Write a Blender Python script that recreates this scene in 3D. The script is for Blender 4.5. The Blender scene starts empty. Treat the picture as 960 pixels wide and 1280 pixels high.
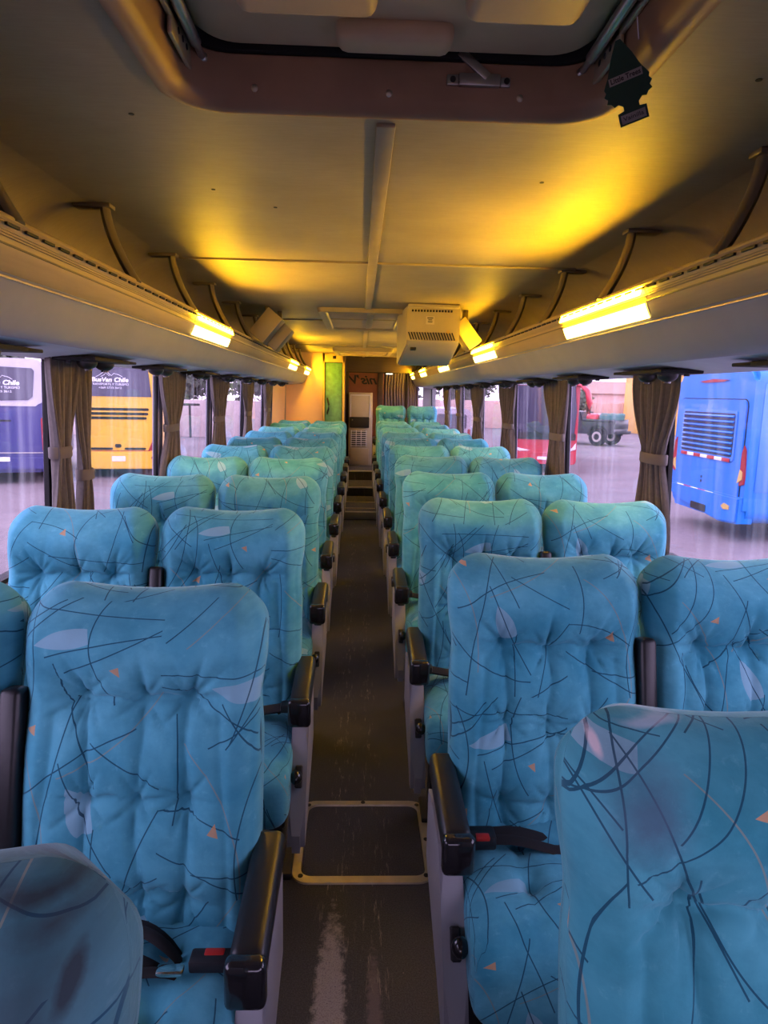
import bpy, bmesh, math, random
from math import sin, cos, pi, sqrt, radians
from mathutils import Vector, Matrix, noise

random.seed(7)
SC = bpy.context.scene
COL = SC.collection

# ------------------------------------------------------------------ camera
H = 1.52                                   # eye height above the aisle floor
F_PX = 860.0
PITCH, YAW, ROLL = radians(9.78), radians(2.186), 0.022
def make_camera():
    f = Vector((sin(YAW) * cos(PITCH), cos(YAW) * cos(PITCH), -sin(PITCH)))
    r = Vector((cos(YAW), -sin(YAW), 0))
    u = r.cross(f)
    r2 = r * cos(ROLL) + u * sin(ROLL)
    u2 = u * cos(ROLL) - r * sin(ROLL)
    cd = bpy.data.cameras.new('camera')
    cd.sensor_fit = 'VERTICAL'
    cd.sensor_height = 32.0
    cd.sensor_width = 24.0
    cd.lens = F_PX / 1280.0 * 32.0
    cd.clip_start = 0.02
    cd.clip_end = 400
    o = bpy.data.objects.new('camera', cd)
    COL.objects.link(o)
    m = Matrix((r2, u2, -f)).transposed().to_4x4()
    m.translation = (0, 0, H)
    o.matrix_world = m
    SC.camera = o
make_camera()

# ------------------------------------------------------------------ world, exposure
def make_world():
    w = bpy.data.worlds.new('overcast_sky')
    SC.world = w
    w.use_nodes = True
    nt = w.node_tree
    nt.nodes.clear()
    out = nt.nodes.new('ShaderNodeOutputWorld')
    bg = nt.nodes.new('ShaderNodeBackground')
    tc = nt.nodes.new('ShaderNodeTexCoord')
    sep = nt.nodes.new('ShaderNodeSeparateXYZ')
    ramp = nt.nodes.new('ShaderNodeValToRGB')
    ramp.color_ramp.elements[0].position = 0.0
    ramp.color_ramp.elements[0].color = (0.90, 0.90, 0.97, 1)
    ramp.color_ramp.elements[1].position = 0.6
    ramp.color_ramp.elements[1].color = (0.80, 0.90, 1.0, 1)
    nt.links.new(tc.outputs['Generated'], sep.inputs[0])
    nt.links.new(sep.outputs['Z'], ramp.inputs[0])
    nt.links.new(ramp.outputs[0], bg.inputs['Color'])
    bg.inputs['Strength'].default_value = SKY
    nt.links.new(bg.outputs[0], out.inputs[0])
SKY = 4.0
make_world()
SC.view_settings.view_transform = 'Standard'
SC.view_settings.look = 'None'
SC.view_settings.gamma = 1.0
SC.view_settings.use_curve_mapping = False
SC.view_settings.exposure = 0.75
LAMP = 155.0                                # emission of the rack lamps' lenses
SC.cycles.use_denoising = True
SC.cycles.max_bounces = 8
SC.cycles.diffuse_bounces = 4
SC.cycles.glossy_bounces = 3
SC.cycles.transparent_max_bounces = 16
SC.cycles.sample_clamp_indirect = 6.0
SC.cycles.caustics_reflective = False
SC.cycles.caustics_refractive = False

# ------------------------------------------------------------------ materials
def lin(c):
    return tuple((x / 12.92 if x <= 0.04045 else ((x + 0.055) / 1.055) ** 2.4) for x in (v / 255.0 for v in c))

class NT:
    def __init__(s, name):
        s.m = bpy.data.materials.new(name)
        s.m.use_nodes = True
        s.t = s.m.node_tree
        s.t.nodes.clear()
        s.out = s.t.nodes.new('ShaderNodeOutputMaterial')
    def n(s, typ, **kw):
        nd = s.t.nodes.new('ShaderNode' + typ)
        for k, v in kw.items():
            setattr(nd, k, v)
        return nd
    def l(s, a, b):
        s.t.links.new(a, b)
    def setv(s, nd, i, v):
        nd.inputs[i].default_value = v
    def math(s, op, a, b=None, c=None):
        nd = s.n('Math', operation=op)
        for i, v in enumerate((a, b, c)):
            if v is None: continue
            if isinstance(v, (int, float)): nd.inputs[i].default_value = v
            else: s.l(v, nd.inputs[i])
        return nd.outputs[0]
    def mix(s, fac, a, b):
        nd = s.n('Mix', data_type='RGBA')
        if isinstance(fac, (int, float)): nd.inputs[0].default_value = fac
        else: s.l(fac, nd.inputs[0])
        for i, v in ((6, a), (7, b)):
            if isinstance(v, tuple): nd.inputs[i].default_value = (v[0], v[1], v[2], 1)
            else: s.l(v, nd.inputs[i])
        return nd.outputs[2]
    def noise(s, vec, scale, detail=3, rough=0.55):
        nd = s.n('TexNoise')
        nd.inputs['Scale'].default_value = scale
        nd.inputs['Detail'].default_value = detail
        nd.inputs['Roughness'].default_value = rough
        if vec is not None: s.l(vec, nd.inputs['Vector'])
        return nd.outputs[0]
    def ramp(s, fac, p0, p1):
        nd = s.n('MapRange', clamp=True)
        s.l(fac, nd.inputs[0])
        nd.inputs[1].default_value = p0
        nd.inputs[2].default_value = p1
        return nd.outputs[0]

def mat(name, rgb, rough=0.5, metal=0.0, var=0.12, vscale=6.0, bump=0.0, bscale=60.0, coat=0.0, stretch=None):
    """plain surface with a little procedural wear: lighter and darker patches, fine relief"""
    T = NT(name)
    b = T.n('BsdfPrincipled')
    c = lin(rgb)
    tc = T.n('TexCoord')
    vec = tc.outputs['Object']
    if stretch:
        mp = T.n('Mapping')
        mp.inputs['Scale'].default_value = stretch
        T.l(vec, mp.inputs['Vector'])
        vec = mp.outputs[0]
    nz = T.noise(vec, vscale, 4)
    f = T.ramp(nz, 0.3, 0.7)
    lo = tuple(x * (1 - var) for x in c)
    hi = tuple(min(1, x * (1 + var)) for x in c)
    T.l(T.mix(f, lo, hi), b.inputs['Base Color'])
    b.inputs['Roughness'].default_value = rough
    b.inputs['Metallic'].default_value = metal
    if coat: b.inputs['Coat Weight'].default_value = coat
    if bump:
        bp = T.n('Bump')
        bp.inputs['Strength'].default_value = bump
        bp.inputs['Distance'].default_value = 0.002
        T.l(T.noise(vec, bscale, 3), bp.inputs['Height'])
        T.l(bp.outputs[0], b.inputs['Normal'])
    T.l(b.outputs[0], T.out.inputs[0])
    return T.m

def emit(name, rgb, strength):
    T = NT(name)
    e = T.n('Emission')
    e.inputs[0].default_value = (rgb[0], rgb[1], rgb[2], 1)
    e.inputs[1].default_value = strength
    T.l(e.outputs[0], T.out.inputs[0])
    return T.m

def fabric(name, base, base2, marks=None):
    """blue-green velvet printed with dark curved lines, lilac lens shapes and small orange triangles"""
    T = NT(name)
    rng = random.Random(21)
    uv = T.n('UVMap')
    oi = T.n('ObjectInfo')
    comb = T.n('CombineXYZ')
    T.l(T.math('MULTIPLY', oi.outputs['Random'], 7.31), comb.inputs[0])
    T.l(T.math('MULTIPLY', oi.outputs['Random'], 13.77), comb.inputs[1])
    add = T.n('VectorMath', operation='ADD')
    T.l(uv.outputs[0], add.inputs[0]); T.l(comb.outputs[0], add.inputs[1])
    TS = 0.56
    wr = T.n('VectorMath', operation='WRAP')
    T.l(add.outputs[0], wr.inputs[0])
    wr.inputs[1].default_value = (TS, TS, TS)
    wr.inputs[2].default_value = (0, 0, -TS)
    p = wr.outputs[0]
    def dist(c):
        nd = T.n('VectorMath', operation='DISTANCE')
        T.l(p, nd.inputs[0]); nd.inputs[1].default_value = (c[0], c[1], 0)
        return nd.outputs['Value']
    def dot(d):
        nd = T.n('VectorMath', operation='DOT_PRODUCT')
        T.l(p, nd.inputs[0]); nd.inputs[1].default_value = (d[0], d[1], 0)
        return nd.outputs['Value']
    line = None; tan = None
    for i in range(36):
        a = rng.uniform(0, 2 * pi)
        m = ((i % 6 + rng.uniform(0.1, 0.9)) * TS / 6, (i // 6 + rng.uniform(0.1, 0.9)) * TS / 6)
        r = rng.choice((0.22, 0.35, 0.6, 1.2, 2.5))
        c = (m[0] + r * cos(a), m[1] + r * sin(a))
        L = rng.uniform(0.09, 0.20)
        v = T.math('MULTIPLY', T.math('COMPARE', dist(c), r, 0.0012), T.math('LESS_THAN', dist(m), L))
        if i % 8 == 7: tan = v if tan is None else T.math('MAXIMUM', tan, v)
        else: line = v if line is None else T.math('MAXIMUM', line, v)
    lens = None
    for m, a, r, h in (((0.17, 0.36), 1.35, 0.16, 0.022), ((0.42, 0.15), 0.4, 0.10, 0.02), ((0.40, 0.47), 1.8, 0.13, 0.018)):
        d = (cos(a), sin(a))
        c1 = (m[0] + d[0] * (r - h), m[1] + d[1] * (r - h)); c2 = (m[0] - d[0] * (r - h), m[1] - d[1] * (r - h))
        v = T.math('MULTIPLY', T.math('LESS_THAN', dist(c1), r), T.math('LESS_THAN', dist(c2), r))
        v = T.math('MULTIPLY', v, T.math('GREATER_THAN', dot((-d[1], d[0])), -d[1] * m[0] + d[0] * m[1] - 0.03))
        lens = v if lens is None else T.math('MAXIMUM', lens, v)
    tri = None
    for m, a, s in (((0.10, 0.13), 0.2, 0.0068), ((0.33, 0.30), 2.1, 0.006), ((0.48, 0.41), 4.0, 0.0055)):
        v = None
        for k in range(3):
            d = (cos(a + k * 2.094 + (0.25 if k == 1 else 0)), sin(a + k * 2.094 + (0.25 if k == 1 else 0)))
            w = T.math('LESS_THAN', dot(d), d[0] * m[0] + d[1] * m[1] + s)
            v = w if v is None else T.math('MULTIPLY', v, w)
        tri = v if tri is None else T.math('MAXIMUM', tri, v)
    # velvet nap: broad worn patches and short scuffs
    n1 = T.ramp(T.noise(add.outputs[0], 5.0, 4, 0.6), 0.32, 0.7)
    n2 = T.ramp(T.noise(add.outputs[0], 38.0, 5, 0.7), 0.58, 0.80)
    c0 = T.mix(n1, base, base2)
    pale = tuple(min(1, x * 1.25 + 0.10) for x in base2)
    c1 = T.mix(T.math('MULTIPLY', n2, 0.40), c0, pale)
    hue = T.math('MULTIPLY', T.math('FRACT', T.math('MULTIPLY', oi.outputs['Random'], 37.7)), 0.35)
    c1 = T.mix(hue, c1, (0.07, 0.24, 0.31))
    # crushed nap: soft darker blotches, and fine pale rub marks
    n3 = T.ramp(T.noise(add.outputs[0], 11.0, 5, 0.7), 0.42, 0.72)
    c1 = T.mix(T.math('MULTIPLY', n3, 0.45), c1, tuple(x * 0.55 for x in base))
    mpv = T.n('Mapping'); mpv.inputs['Rotation'].default_value = (0, 0, 0.9); mpv.inputs['Scale'].default_value = (60, 14, 1)
    T.l(add.outputs[0], mpv.inputs['Vector'])
    n4 = T.ramp(T.noise(mpv.outputs[0], 1.0, 4, 0.7), 0.66, 0.78)
    c1 = T.mix(T.math('MULTIPLY', n4, 0.35), c1, pale)
    c2 = T.mix(T.math('MULTIPLY', lens, 0.62), c1, lin((150, 186, 200)))
    c3 = T.mix(T.math('MULTIPLY', tan, 0.6), c2, lin((140, 140, 120)))
    c4 = T.mix(T.math('MULTIPLY', line, 0.86), c3, lin((14, 62, 84)))
    c5 = T.mix(T.math('MULTIPLY', tri, 0.85), c4, lin((196, 150, 104)))
    if marks:
        tc = T.n('TexCoord'); sp = T.n('SeparateXYZ'); T.l(tc.outputs['Object'], sp.inputs[0])
        nn = T.math('MULTIPLY', T.math('SUBTRACT', T.noise(tc.outputs['Object'], 16.0, 5, 0.7), 0.5), 1.3)
        for (mx, mz, rx, rz, ring, soft, col, amt) in marks:
            dx = T.math('DIVIDE', T.math('SUBTRACT', sp.outputs[0], mx), rx)
            dz = T.math('DIVIDE', T.math('SUBTRACT', sp.outputs[2], mz), rz)
            dd = T.math('SQRT', T.math('ADD', T.math('MULTIPLY', dx, dx), T.math('MULTIPLY', dz, dz)))
            if ring: dd = T.math('ABSOLUTE', T.math('SUBTRACT', dd, 1.0))
            k = T.ramp(T.math('ADD', dd, T.math('MULTIPLY', nn, ring or 0.8)), (ring or 1.0), (ring or 1.0) - soft)
            c5 = T.mix(T.math('MULTIPLY', k, amt), c5, lin(col))
    b = T.n('BsdfPrincipled')
    T.l(c5, b.inputs['Base Color'])
    b.inputs['Roughness'].default_value = 0.85
    b.inputs['Specular IOR Level'].default_value = 0.2
    b.inputs['Sheen Weight'].default_value = 0.35
    b.inputs['Sheen Roughness'].default_value = 0.4
    b.inputs['Sheen Tint'].default_value = (0.55, 0.85, 0.95, 1)
    bp = T.n('Bump')
    bp.inputs['Strength'].default_value = 0.25
    bp.inputs['Distance'].default_value = 0.002
    T.l(T.noise(add.outputs[0], 90.0, 3), bp.inputs['Height'])
    T.l(bp.outputs[0], b.inputs['Normal'])
    T.l(b.outputs[0], T.out.inputs[0])
    return T.m

def glass(name, tint, dirt=0.10, streak=(0.9, 9.0, 0.35)):
    T = NT(name)
    tr = T.n('BsdfTransparent'); tr.inputs[0].default_value = (*tint, 1)
    gl = T.n('BsdfGlossy'); gl.inputs['Roughness'].default_value = 0.03
    gl.inputs[0].default_value = (1, 1, 1, 1)
    lw = T.n('LayerWeight'); lw.inputs[0].default_value = 0.5
    fr = T.math('ADD', T.math('MULTIPLY', T.math('POWER', lw.outputs['Facing'], 5.0), 0.5), 0.02)
    m1 = T.n('MixShader')
    T.l(fr, m1.inputs[0]); T.l(tr.outputs[0], m1.inputs[1]); T.l(gl.outputs[0], m1.inputs[2])
    tc = T.n('TexCoord'); mp = T.n('Mapping')
    mp.inputs['Scale'].default_value = streak
    T.l(tc.outputs['Object'], mp.inputs['Vector'])
    d = T.ramp(T.noise(mp.outputs[0], 2.2, 5, 0.65), 0.48, 0.78)
    df = T.n('BsdfTranslucent'); df.inputs[0].default_value = (0.75, 0.72, 0.85, 1)
    m2 = T.n('MixShader')
    T.l(T.math('MULTIPLY', d, dirt), m2.inputs[0]); T.l(m1.outputs[0], m2.inputs[1]); T.l(df.outputs[0], m2.inputs[2])
    T.l(m2.outputs[0], T.out.inputs[0])
    return T.m

def carpet(name):
    """dark aisle covering with pale worn streaks down the walking line"""
    T = NT(name)
    tc = T.n('TexCoord')
    v = tc.outputs['Object']
    sep = T.n('SeparateXYZ'); T.l(v, sep.inputs[0])
    fine = T.noise(v, 260.0, 3, 0.7)
    base = T.mix(T.ramp(fine, 0.35, 0.7), lin((38, 38, 41)), lin((74, 73, 76)))
    def patch(x, y, rx, ry, scale, lo, hi):
        dx = T.math('DIVIDE', T.math('SUBTRACT', sep.outputs[0], x), rx)
        dy = T.math('DIVIDE', T.math('SUBTRACT', sep.outputs[1], y), ry)
        d = T.math('SQRT', T.math('ADD', T.math('MULTIPLY', dx, dx), T.math('MULTIPLY', dy, dy)))
        n = T.noise(v, scale, 5, 0.7)
        return T.ramp(T.math('SUBTRACT', T.math('ADD', T.math('MULTIPLY', n, 1.2), 0.35), d), lo, hi)
    worn = patch(-0.055, 1.40, 0.047, 0.44, 42.0, -0.05, 0.25)
    worn2 = patch(0.06, 1.42, 0.028, 0.33, 60.0, 0.08, 0.5)
    mp = T.n('Mapping'); mp.inputs['Scale'].default_value = (14.0, 1.6, 1.0)
    T.l(v, mp.inputs['Vector'])
    sc = T.ramp(T.noise(mp.outputs[0], 5.0, 6, 0.8), 0.56, 0.70)
    lane = T.math('MAXIMUM', T.ramp(T.math('ABSOLUTE', T.math('SUBTRACT', sep.outputs[0], -0.05)), 0.075, 0.0),
                  T.ramp(T.math('ABSOLUTE', T.math('SUBTRACT', sep.outputs[0], 0.065)), 0.05, 0.0))
    sc = T.math('MULTIPLY', T.math('MULTIPLY', sc, lane), 1.0)
    c = T.mix(T.math('MULTIPLY', sc, 0.9), base, lin((178, 166, 150)))
    c = T.mix(T.math('MULTIPLY', T.math('MULTIPLY', worn, T.ramp(fine, 0.25, 0.5)), 0.9), c, lin((150, 142, 142)))
    c = T.mix(T.math('MULTIPLY', worn2, 0.5), c, lin((118, 106, 108)))
    speck = T.ramp(T.noise(v, 95.0, 2, 0.5), 0.74, 0.78)
    c = T.mix(T.math('MULTIPLY', speck, 0.5), c, lin((140, 130, 125)))
    b = T.n('BsdfPrincipled')
    T.l(c, b.inputs['Base Color'])
    b.inputs['Roughness'].default_value = 0.62
    b.inputs['Specular IOR Level'].default_value = 0.35
    bp = T.n('Bump'); bp.inputs['Strength'].default_value = 0.35; bp.inputs['Distance'].default_value = 0.003
    T.l(fine, bp.inputs['Height']); T.l(bp.outputs[0], b.inputs['Normal'])
    T.l(b.outputs[0], T.out.inputs[0])
    return T.m

def ceiling_vinyl(name):
    """grey-beige woven vinyl with faint grain, rub marks and a few small holes"""
    T = NT(name)
    tc = T.n('TexCoord'); v = tc.outputs['Object']
    n1 = T.ramp(T.noise(v, 2.2, 5, 0.6), 0.3, 0.7)
    mp = T.n('Mapping'); mp.inputs['Scale'].default_value = (3.0, 40.0, 1.0)
    T.l(v, mp.inputs['Vector'])
    n2 = T.ramp(T.noise(mp.outputs[0], 6.0, 4), 0.35, 0.65)
    c = T.mix(n1, lin((146, 134, 110)), lin((168, 155, 128)))
    c = T.mix(T.math('MULTIPLY', n2, 0.25), c, lin((128, 116, 94)))
    b = T.n('BsdfPrincipled')
    T.l(c, b.inputs['Base Color'])
    b.inputs['Roughness'].default_value = 0.55
    b.inputs['Specular IOR Level'].default_value = 0.3
    bp = T.n('Bump'); bp.inputs['Strength'].default_value = 0.15; bp.inputs['Distance'].default_value = 0.001
    T.l(T.noise(v, 300.0, 2), bp.inputs['Height']); T.l(bp.outputs[0], b.inputs['Normal'])
    T.l(b.outputs[0], T.out.inputs[0])
    return T.m

def curtain_cloth(name, a, b_):
    """brown cloth with a woven vertical stripe"""
    T = NT(name)
    uv = T.n('UVMap')
    sep = T.n('SeparateXYZ'); T.l(uv.outputs[0], sep.inputs[0])
    st = T.math('FRACT', T.math('MULTIPLY', sep.outputs[0], 22.0))
    f = T.math('MULTIPLY', T.math('GREATER_THAN', st, 0.62), 0.55)
    n = T.noise(uv.outputs[0], 60.0, 3)
    c = T.mix(f, lin(a), lin(b_))
    c = T.mix(T.math('MULTIPLY', T.ramp(n, 0.4, 0.7), 0.25), c, lin((60, 52, 48)))
    d = T.n('BsdfPrincipled'); T.l(c, d.inputs['Base Color']); d.inputs['Roughness'].default_value = 0.9
    d.inputs['Sheen Weight'].default_value = 0.15
    t = T.n('BsdfTranslucent'); T.l(c, t.inputs[0])
    m = T.n('MixShader'); m.inputs[0].default_value = 0.18
    T.l(d.outputs[0], m.inputs[1]); T.l(t.outputs[0], m.inputs[2])
    T.l(m.outputs[0], T.out.inputs[0])
    return T.m

def ground_mat(name):
    T = NT(name)
    tc = T.n('TexCoord'); v = tc.outputs['Object']
    n1 = T.ramp(T.noise(v, 0.35, 5, 0.65), 0.3, 0.7)
    n2 = T.ramp(T.noise(v, 9.0, 5, 0.7), 0.35, 0.7)
    c = T.mix(n1, lin((100, 88, 90)), lin((128, 114, 114)))
    c = T.mix(T.math('MULTIPLY', n2, 0.4), c, lin((78, 68, 72)))
    b = T.n('BsdfPrincipled'); T.l(c, b.inputs['Base Color']); b.inputs['Roughness'].default_value = 0.9
    bp = T.n('Bump'); bp.inputs['Strength'].default_value = 0.5; bp.inputs['Distance'].default_value = 0.03
    T.l(T.noise(v, 14.0, 4), bp.inputs['Height']); T.l(bp.outputs[0], b.inputs['Normal'])
    T.l(b.outputs[0], T.out.inputs[0])
    return T.m

M = dict(
    fabric=fabric('patterned_velvet', lin((54, 145, 168)), lin((102, 185, 202))),
    fabric_left=fabric('patterned_velvet_stained_shaded', lin((54, 100, 108)), lin((82, 126, 134)),  # base colour darkened for wear and for the shade on this seat
        [(0.16, 1.140, 0.075, 0.007, 0, 0.8, (44, 44, 48), 0.8), (0.196, 1.100, 0.008, 0.018, 0, 0.6, (38, 42, 48), 0.85), (0.175, 1.128, 0.030, 0.010, 0, 0.9, (48, 52, 58), 0.75), (0.17, 1.10, 0.05, 0.045, 0, 0.9, (56, 68, 76), 0.55)]),
    fabric_right=fabric('patterned_velvet_worn', lin((46, 134, 148)), lin((86, 166, 178)),
        [(-0.150, 1.075, 0.065, 0.065, 0, 0.9, (74, 98, 116), 0.8), (-0.192, 1.122, 0.007, 0.012, 0, 0.5, (226, 208, 208), 0.8), (-0.12, 1.142, 0.05, 0.004, 0, 0.6, (205, 205, 214), 0.45)]),
    webbing=mat('black_webbing', (24, 23, 25), 0.9, var=0.2),
    black=mat('black_plastic', (26, 25, 26), 0.38, var=0.2, bump=0.15),
    gloss=mat('glossy_black_plastic', (30, 28, 30), 0.16, var=0.1, coat=0.3),
    grey=mat('grey_moulded_plastic', (146, 143, 147), 0.42, var=0.08, bump=0.1),
    dark_metal=mat('dark_steel', (52, 50, 52), 0.5, 0.6),
    steel=mat('brushed_steel', (176, 172, 166), 0.32, 0.9, var=0.08, stretch=(1, 14, 1)),
    chrome=mat('chrome', (210, 206, 200), 0.12, 1.0, var=0.03),
    alu=mat('worn_aluminium', (196, 182, 156), 0.42, 0.75, var=0.16, vscale=14),
    carpet=carpet('aisle_covering'),
    ceil=ceiling_vinyl('ceiling_vinyl'),
    strip=mat('ceiling_strip', (164, 148, 118), 0.45, var=0.08),
    beige=mat('beige_rail', (176, 152, 106), 0.4, var=0.08, stretch=(8, 0.6, 8)),
    rackgrey=mat('rack_grey', (166, 164, 176), 0.5, var=0.06),
    rackunder=mat('rack_underside', (212, 216, 222), 0.5, var=0.06),
    rackdark=mat('rack_inner', (62, 56, 48), 0.7, var=0.12),
    bracket=mat('bracket_paint', (112, 100, 78), 0.45, var=0.12),
    rim=mat('hatch_rim', (152, 116, 84), 0.5, var=0.14, bump=0.1),
    cover=mat('hatch_cover', (190, 164, 128), 0.6, var=0.10, bump=0.2),
    nosing=mat('step_nosing', (214, 210, 204), 0.5, 0.2),
    rubber=mat('rubber', (16, 14, 14), 0.75),
    wall=mat('side_wall', (110, 106, 116), 0.6, var=0.06),
    pillar=mat('window_pillar', (178, 170, 190), 0.5, var=0.05),
    glass=glass('tinted_glass', (0.785, 0.695, 0.84)),
    curtain=curtain_cloth('curtain_cloth', (120, 110, 104), (82, 76, 74)),
    rearcurtain=curtain_cloth('rear_curtain_cloth', (112, 100, 120), (84, 74, 94)),
    orange=mat('cabin_laminate', (228, 190, 158), 0.5, var=0.04),
    gold=mat('door_frame_laminate', (196, 164, 92), 0.45, var=0.08),
    green=mat('mottled_green_laminate', (92, 150, 118), 0.42, var=0.22, vscale=16),
    brown=mat('reddish_board', (142, 84, 62), 0.6, var=0.14),
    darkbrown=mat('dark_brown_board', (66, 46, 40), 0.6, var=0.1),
    header=mat('header_vinyl', (96, 80, 70), 0.6, var=0.12, stretch=(1, 1, 20)),
    cream=mat('cream_enamel', (204, 192, 168), 0.45, var=0.05),
    unit=mat('grey_cream_housing', (182, 168, 136), 0.5, var=0.05),
    boxface=mat('pale_box', (192, 172, 132), 0.55, var=0.06),
    white=mat('white_print', (238, 236, 240), 0.5, var=0.02),
    ink=mat('black_ink', (20, 16, 16), 0.6),
    tree=mat('green_card', (22, 58, 44), 0.6, var=0.12),
    card=mat('grey_card_print', (150, 146, 140), 0.6, var=0.05),
    red=mat('red_plastic', (176, 40, 34), 0.35),
    stain=mat('dark_stain', (40, 62, 76), 0.95),
    lamp=emit('lamp_lens', (1.0, 0.53, 0.008), LAMP),
    lamp_low=emit('lamp_lower_lens', (1.0, 0.72, 0.14), LAMP * 0.055),
    white_lamp=emit('white_lamp', (1.0, 0.97, 0.9), 4.0),
    lens_off=mat('unlit_lens', (206, 176, 112), 0.3, var=0.05),
    ground=ground_mat('gravel_yard'),
)

# ------------------------------------------------------------------ mesh helpers
def link(name, me, material, parent=None, loc=None, rot=None):
    o = bpy.data.objects.new(name, me)
    COL.objects.link(o)
    if material is not None and len(me.materials) == 0:
        me.materials.append(material)
    if parent is not None: o.parent = parent
    if loc is not None: o.location = loc
    if rot is not None: o.rotation_euler = rot
    return o

def pyd(name, vs, fs, smooth=True, uvs=None, angle=None):
    me = bpy.data.meshes.new(name)
    me.from_pydata([tuple(v) for v in vs], [], fs)
    if uvs is not None:
        uvl = me.uv_layers.new(name='UVMap')
        for lp in me.loops:
            uvl.data[lp.index].uv = uvs[lp.vertex_index]
    bm = bmesh.new(); bm.from_mesh(me)
    bmesh.ops.recalc_face_normals(bm, faces=bm.faces)
    if angle is not None:
        for f in bm.faces: f.smooth = True
        for e in bm.edges:
            if len(e.link_faces) == 2 and e.calc_face_angle(0) > angle: e.smooth = False
    else:
        for f in bm.faces: f.smooth = smooth
    bm.to_mesh(me); bm.free()
    return me

def from_bm(name, bm, angle=0.6):
    bmesh.ops.recalc_face_normals(bm, faces=bm.faces)
    for f in bm.faces: f.smooth = True
    for e in bm.edges:
        if len(e.link_faces) == 2 and e.calc_face_angle(0) > angle: e.smooth = False
    me = bpy.data.meshes.new(name)
    bm.to_mesh(me); bm.free()
    return me

def add_box(bm, c, s, bevel=0.0, seg=2, rot=None):
    r = bmesh.ops.create_cube(bm, size=1.0)
    vs = r['verts']
    mt = Matrix.Translation(c)
    if rot is not None: mt = mt @ rot.to_4x4()
    bmesh.ops.transform(bm, matrix=mt @ Matrix.Diagonal((s[0], s[1], s[2], 1)), verts=vs)
    if bevel > 0:
        es = list({e for v in vs for e in v.link_edges})
        bmesh.ops.bevel(bm, geom=es, offset=bevel, segments=seg, affect='EDGES', profile=0.5)

def box(name, c, s, material, parent=None, bevel=0.004, seg=2, rot=None):
    bm = bmesh.new()
    add_box(bm, c, s, bevel, seg, rot)
    return link(name, from_bm(name, bm), material, parent)

def add_cyl(bm, p0, p1, r0, r1=None, n=14):
    p0, p1 = Vector(p0), Vector(p1)
    r1 = r0 if r1 is None else r1
    d = p1 - p0
    m = Matrix.Translation((p0 + p1) / 2) @ d.to_track_quat('Z', 'Y').to_matrix().to_4x4()
    bmesh.ops.create_cone(bm, cap_ends=True, segments=n, radius1=r0, radius2=r1, depth=d.length, matrix=m)

def cyl(name, p0, p1, r0, material, parent=None, r1=None, n=14):
    bm = bmesh.new(); add_cyl(bm, p0, p1, r0, r1, n)
    return link(name, from_bm(name, bm), material, parent)

def add_ball(bm, c, s, n=12):
    bmesh.ops.create_uvsphere(bm, u_segments=n, v_segments=max(6, n // 2 + 2), radius=1.0,
                              matrix=Matrix.Translation(c) @ Matrix.Diagonal((s[0], s[1], s[2], 1)))

def ball(name, c, s, material, parent=None, n=12):
    bm = bmesh.new(); add_ball(bm, c, s, n)
    return link(name, from_bm(name, bm, 3), material, parent)

def add_prism(bm, pts, axis, a0, a1, bevel=0.0):
    """closed polygon pts (2-D) extruded along axis x, y or z between a0 and a1"""
    def P(p, a):
        return {'x': (a, p[0], p[1]), 'y': (p[0], a, p[1]), 'z': (p[0], p[1], a)}[axis]
    v0 = [bm.verts.new(P(p, a0)) for p in pts]
    v1 = [bm.verts.new(P(p, a1)) for p in pts]
    n = len(pts)
    fs = [bm.faces.new(v0), bm.faces.new(v1[::-1])]
    for i in range(n):
        fs.append(bm.faces.new((v0[i], v1[i], v1[(i + 1) % n], v0[(i + 1) % n])))
    if bevel:
        es = list(fs[0].edges) + list(fs[1].edges)
        bmesh.ops.bevel(bm, geom=es, offset=bevel, segments=2, affect='EDGES')

def prism(name, pts, axis, a0, a1, material, parent=None, bevel=0.0):
    bm = bmesh.new(); add_prism(bm, pts, axis, a0, a1, bevel)
    return link(name, from_bm(name, bm), material, parent)

def add_tube(bm, path, rad, n=10, flat=1.0):
    path = [Vector(p) for p in path]
    if not isinstance(rad, (list, tuple)): rad = [rad] * len(path)
    rings = []
    up = Vector((0, 0, 1))
    for i, p in enumerate(path):
        t = (path[min(i + 1, len(path) - 1)] - path[max(i - 1, 0)]).normalized()
        a = t.cross(up)
        if a.length < 1e-4: a = t.cross(Vector((0, 1, 0)))
        a.normalize(); b = t.cross(a).normalized()
        rings.append([bm.verts.new(p + a * rad[i] * cos(2 * pi * k / n) + b * rad[i] * flat * sin(2 * pi * k / n)) for k in range(n)])
    for i in range(len(rings) - 1):
        for k in range(n):
            bm.faces.new((rings[i][k], rings[i][(k + 1) % n], rings[i + 1][(k + 1) % n], rings[i + 1][k]))
    bm.faces.new(rings[0][::-1]); bm.faces.new(rings[-1])

def tube(name, path, rad, material, parent=None, n=10, flat=1.0):
    bm = bmesh.new(); add_tube(bm, path, rad, n, flat)
    return link(name, from_bm(name, bm, 1.0), material, parent)

def ribbon_solid(name, prof, y0, y1, thick, material, parent=None, ny=1):
    """open profile [(x,z)] swept along y and given a thickness"""
    n = len(prof)
    nor = []
    for i in range(n):
        a = Vector(prof[max(0, i - 1)]); b = Vector(prof[min(n - 1, i + 1)])
        d = (b - a).normalized()
        nor.append(Vector((-d.y, d.x)))
    inner = [Vector(prof[i]) + nor[i] * thick for i in range(n)]
    loop = [Vector(p) for p in prof] + inner[::-1]
    bm = bmesh.new()
    add_prism(bm, [tuple(p) for p in loop], 'y', y0, y1)
    # split long spans so shading noise and report boxes stay sane
    return link(name, from_bm(name, bm, 0.5), material, parent)

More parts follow.
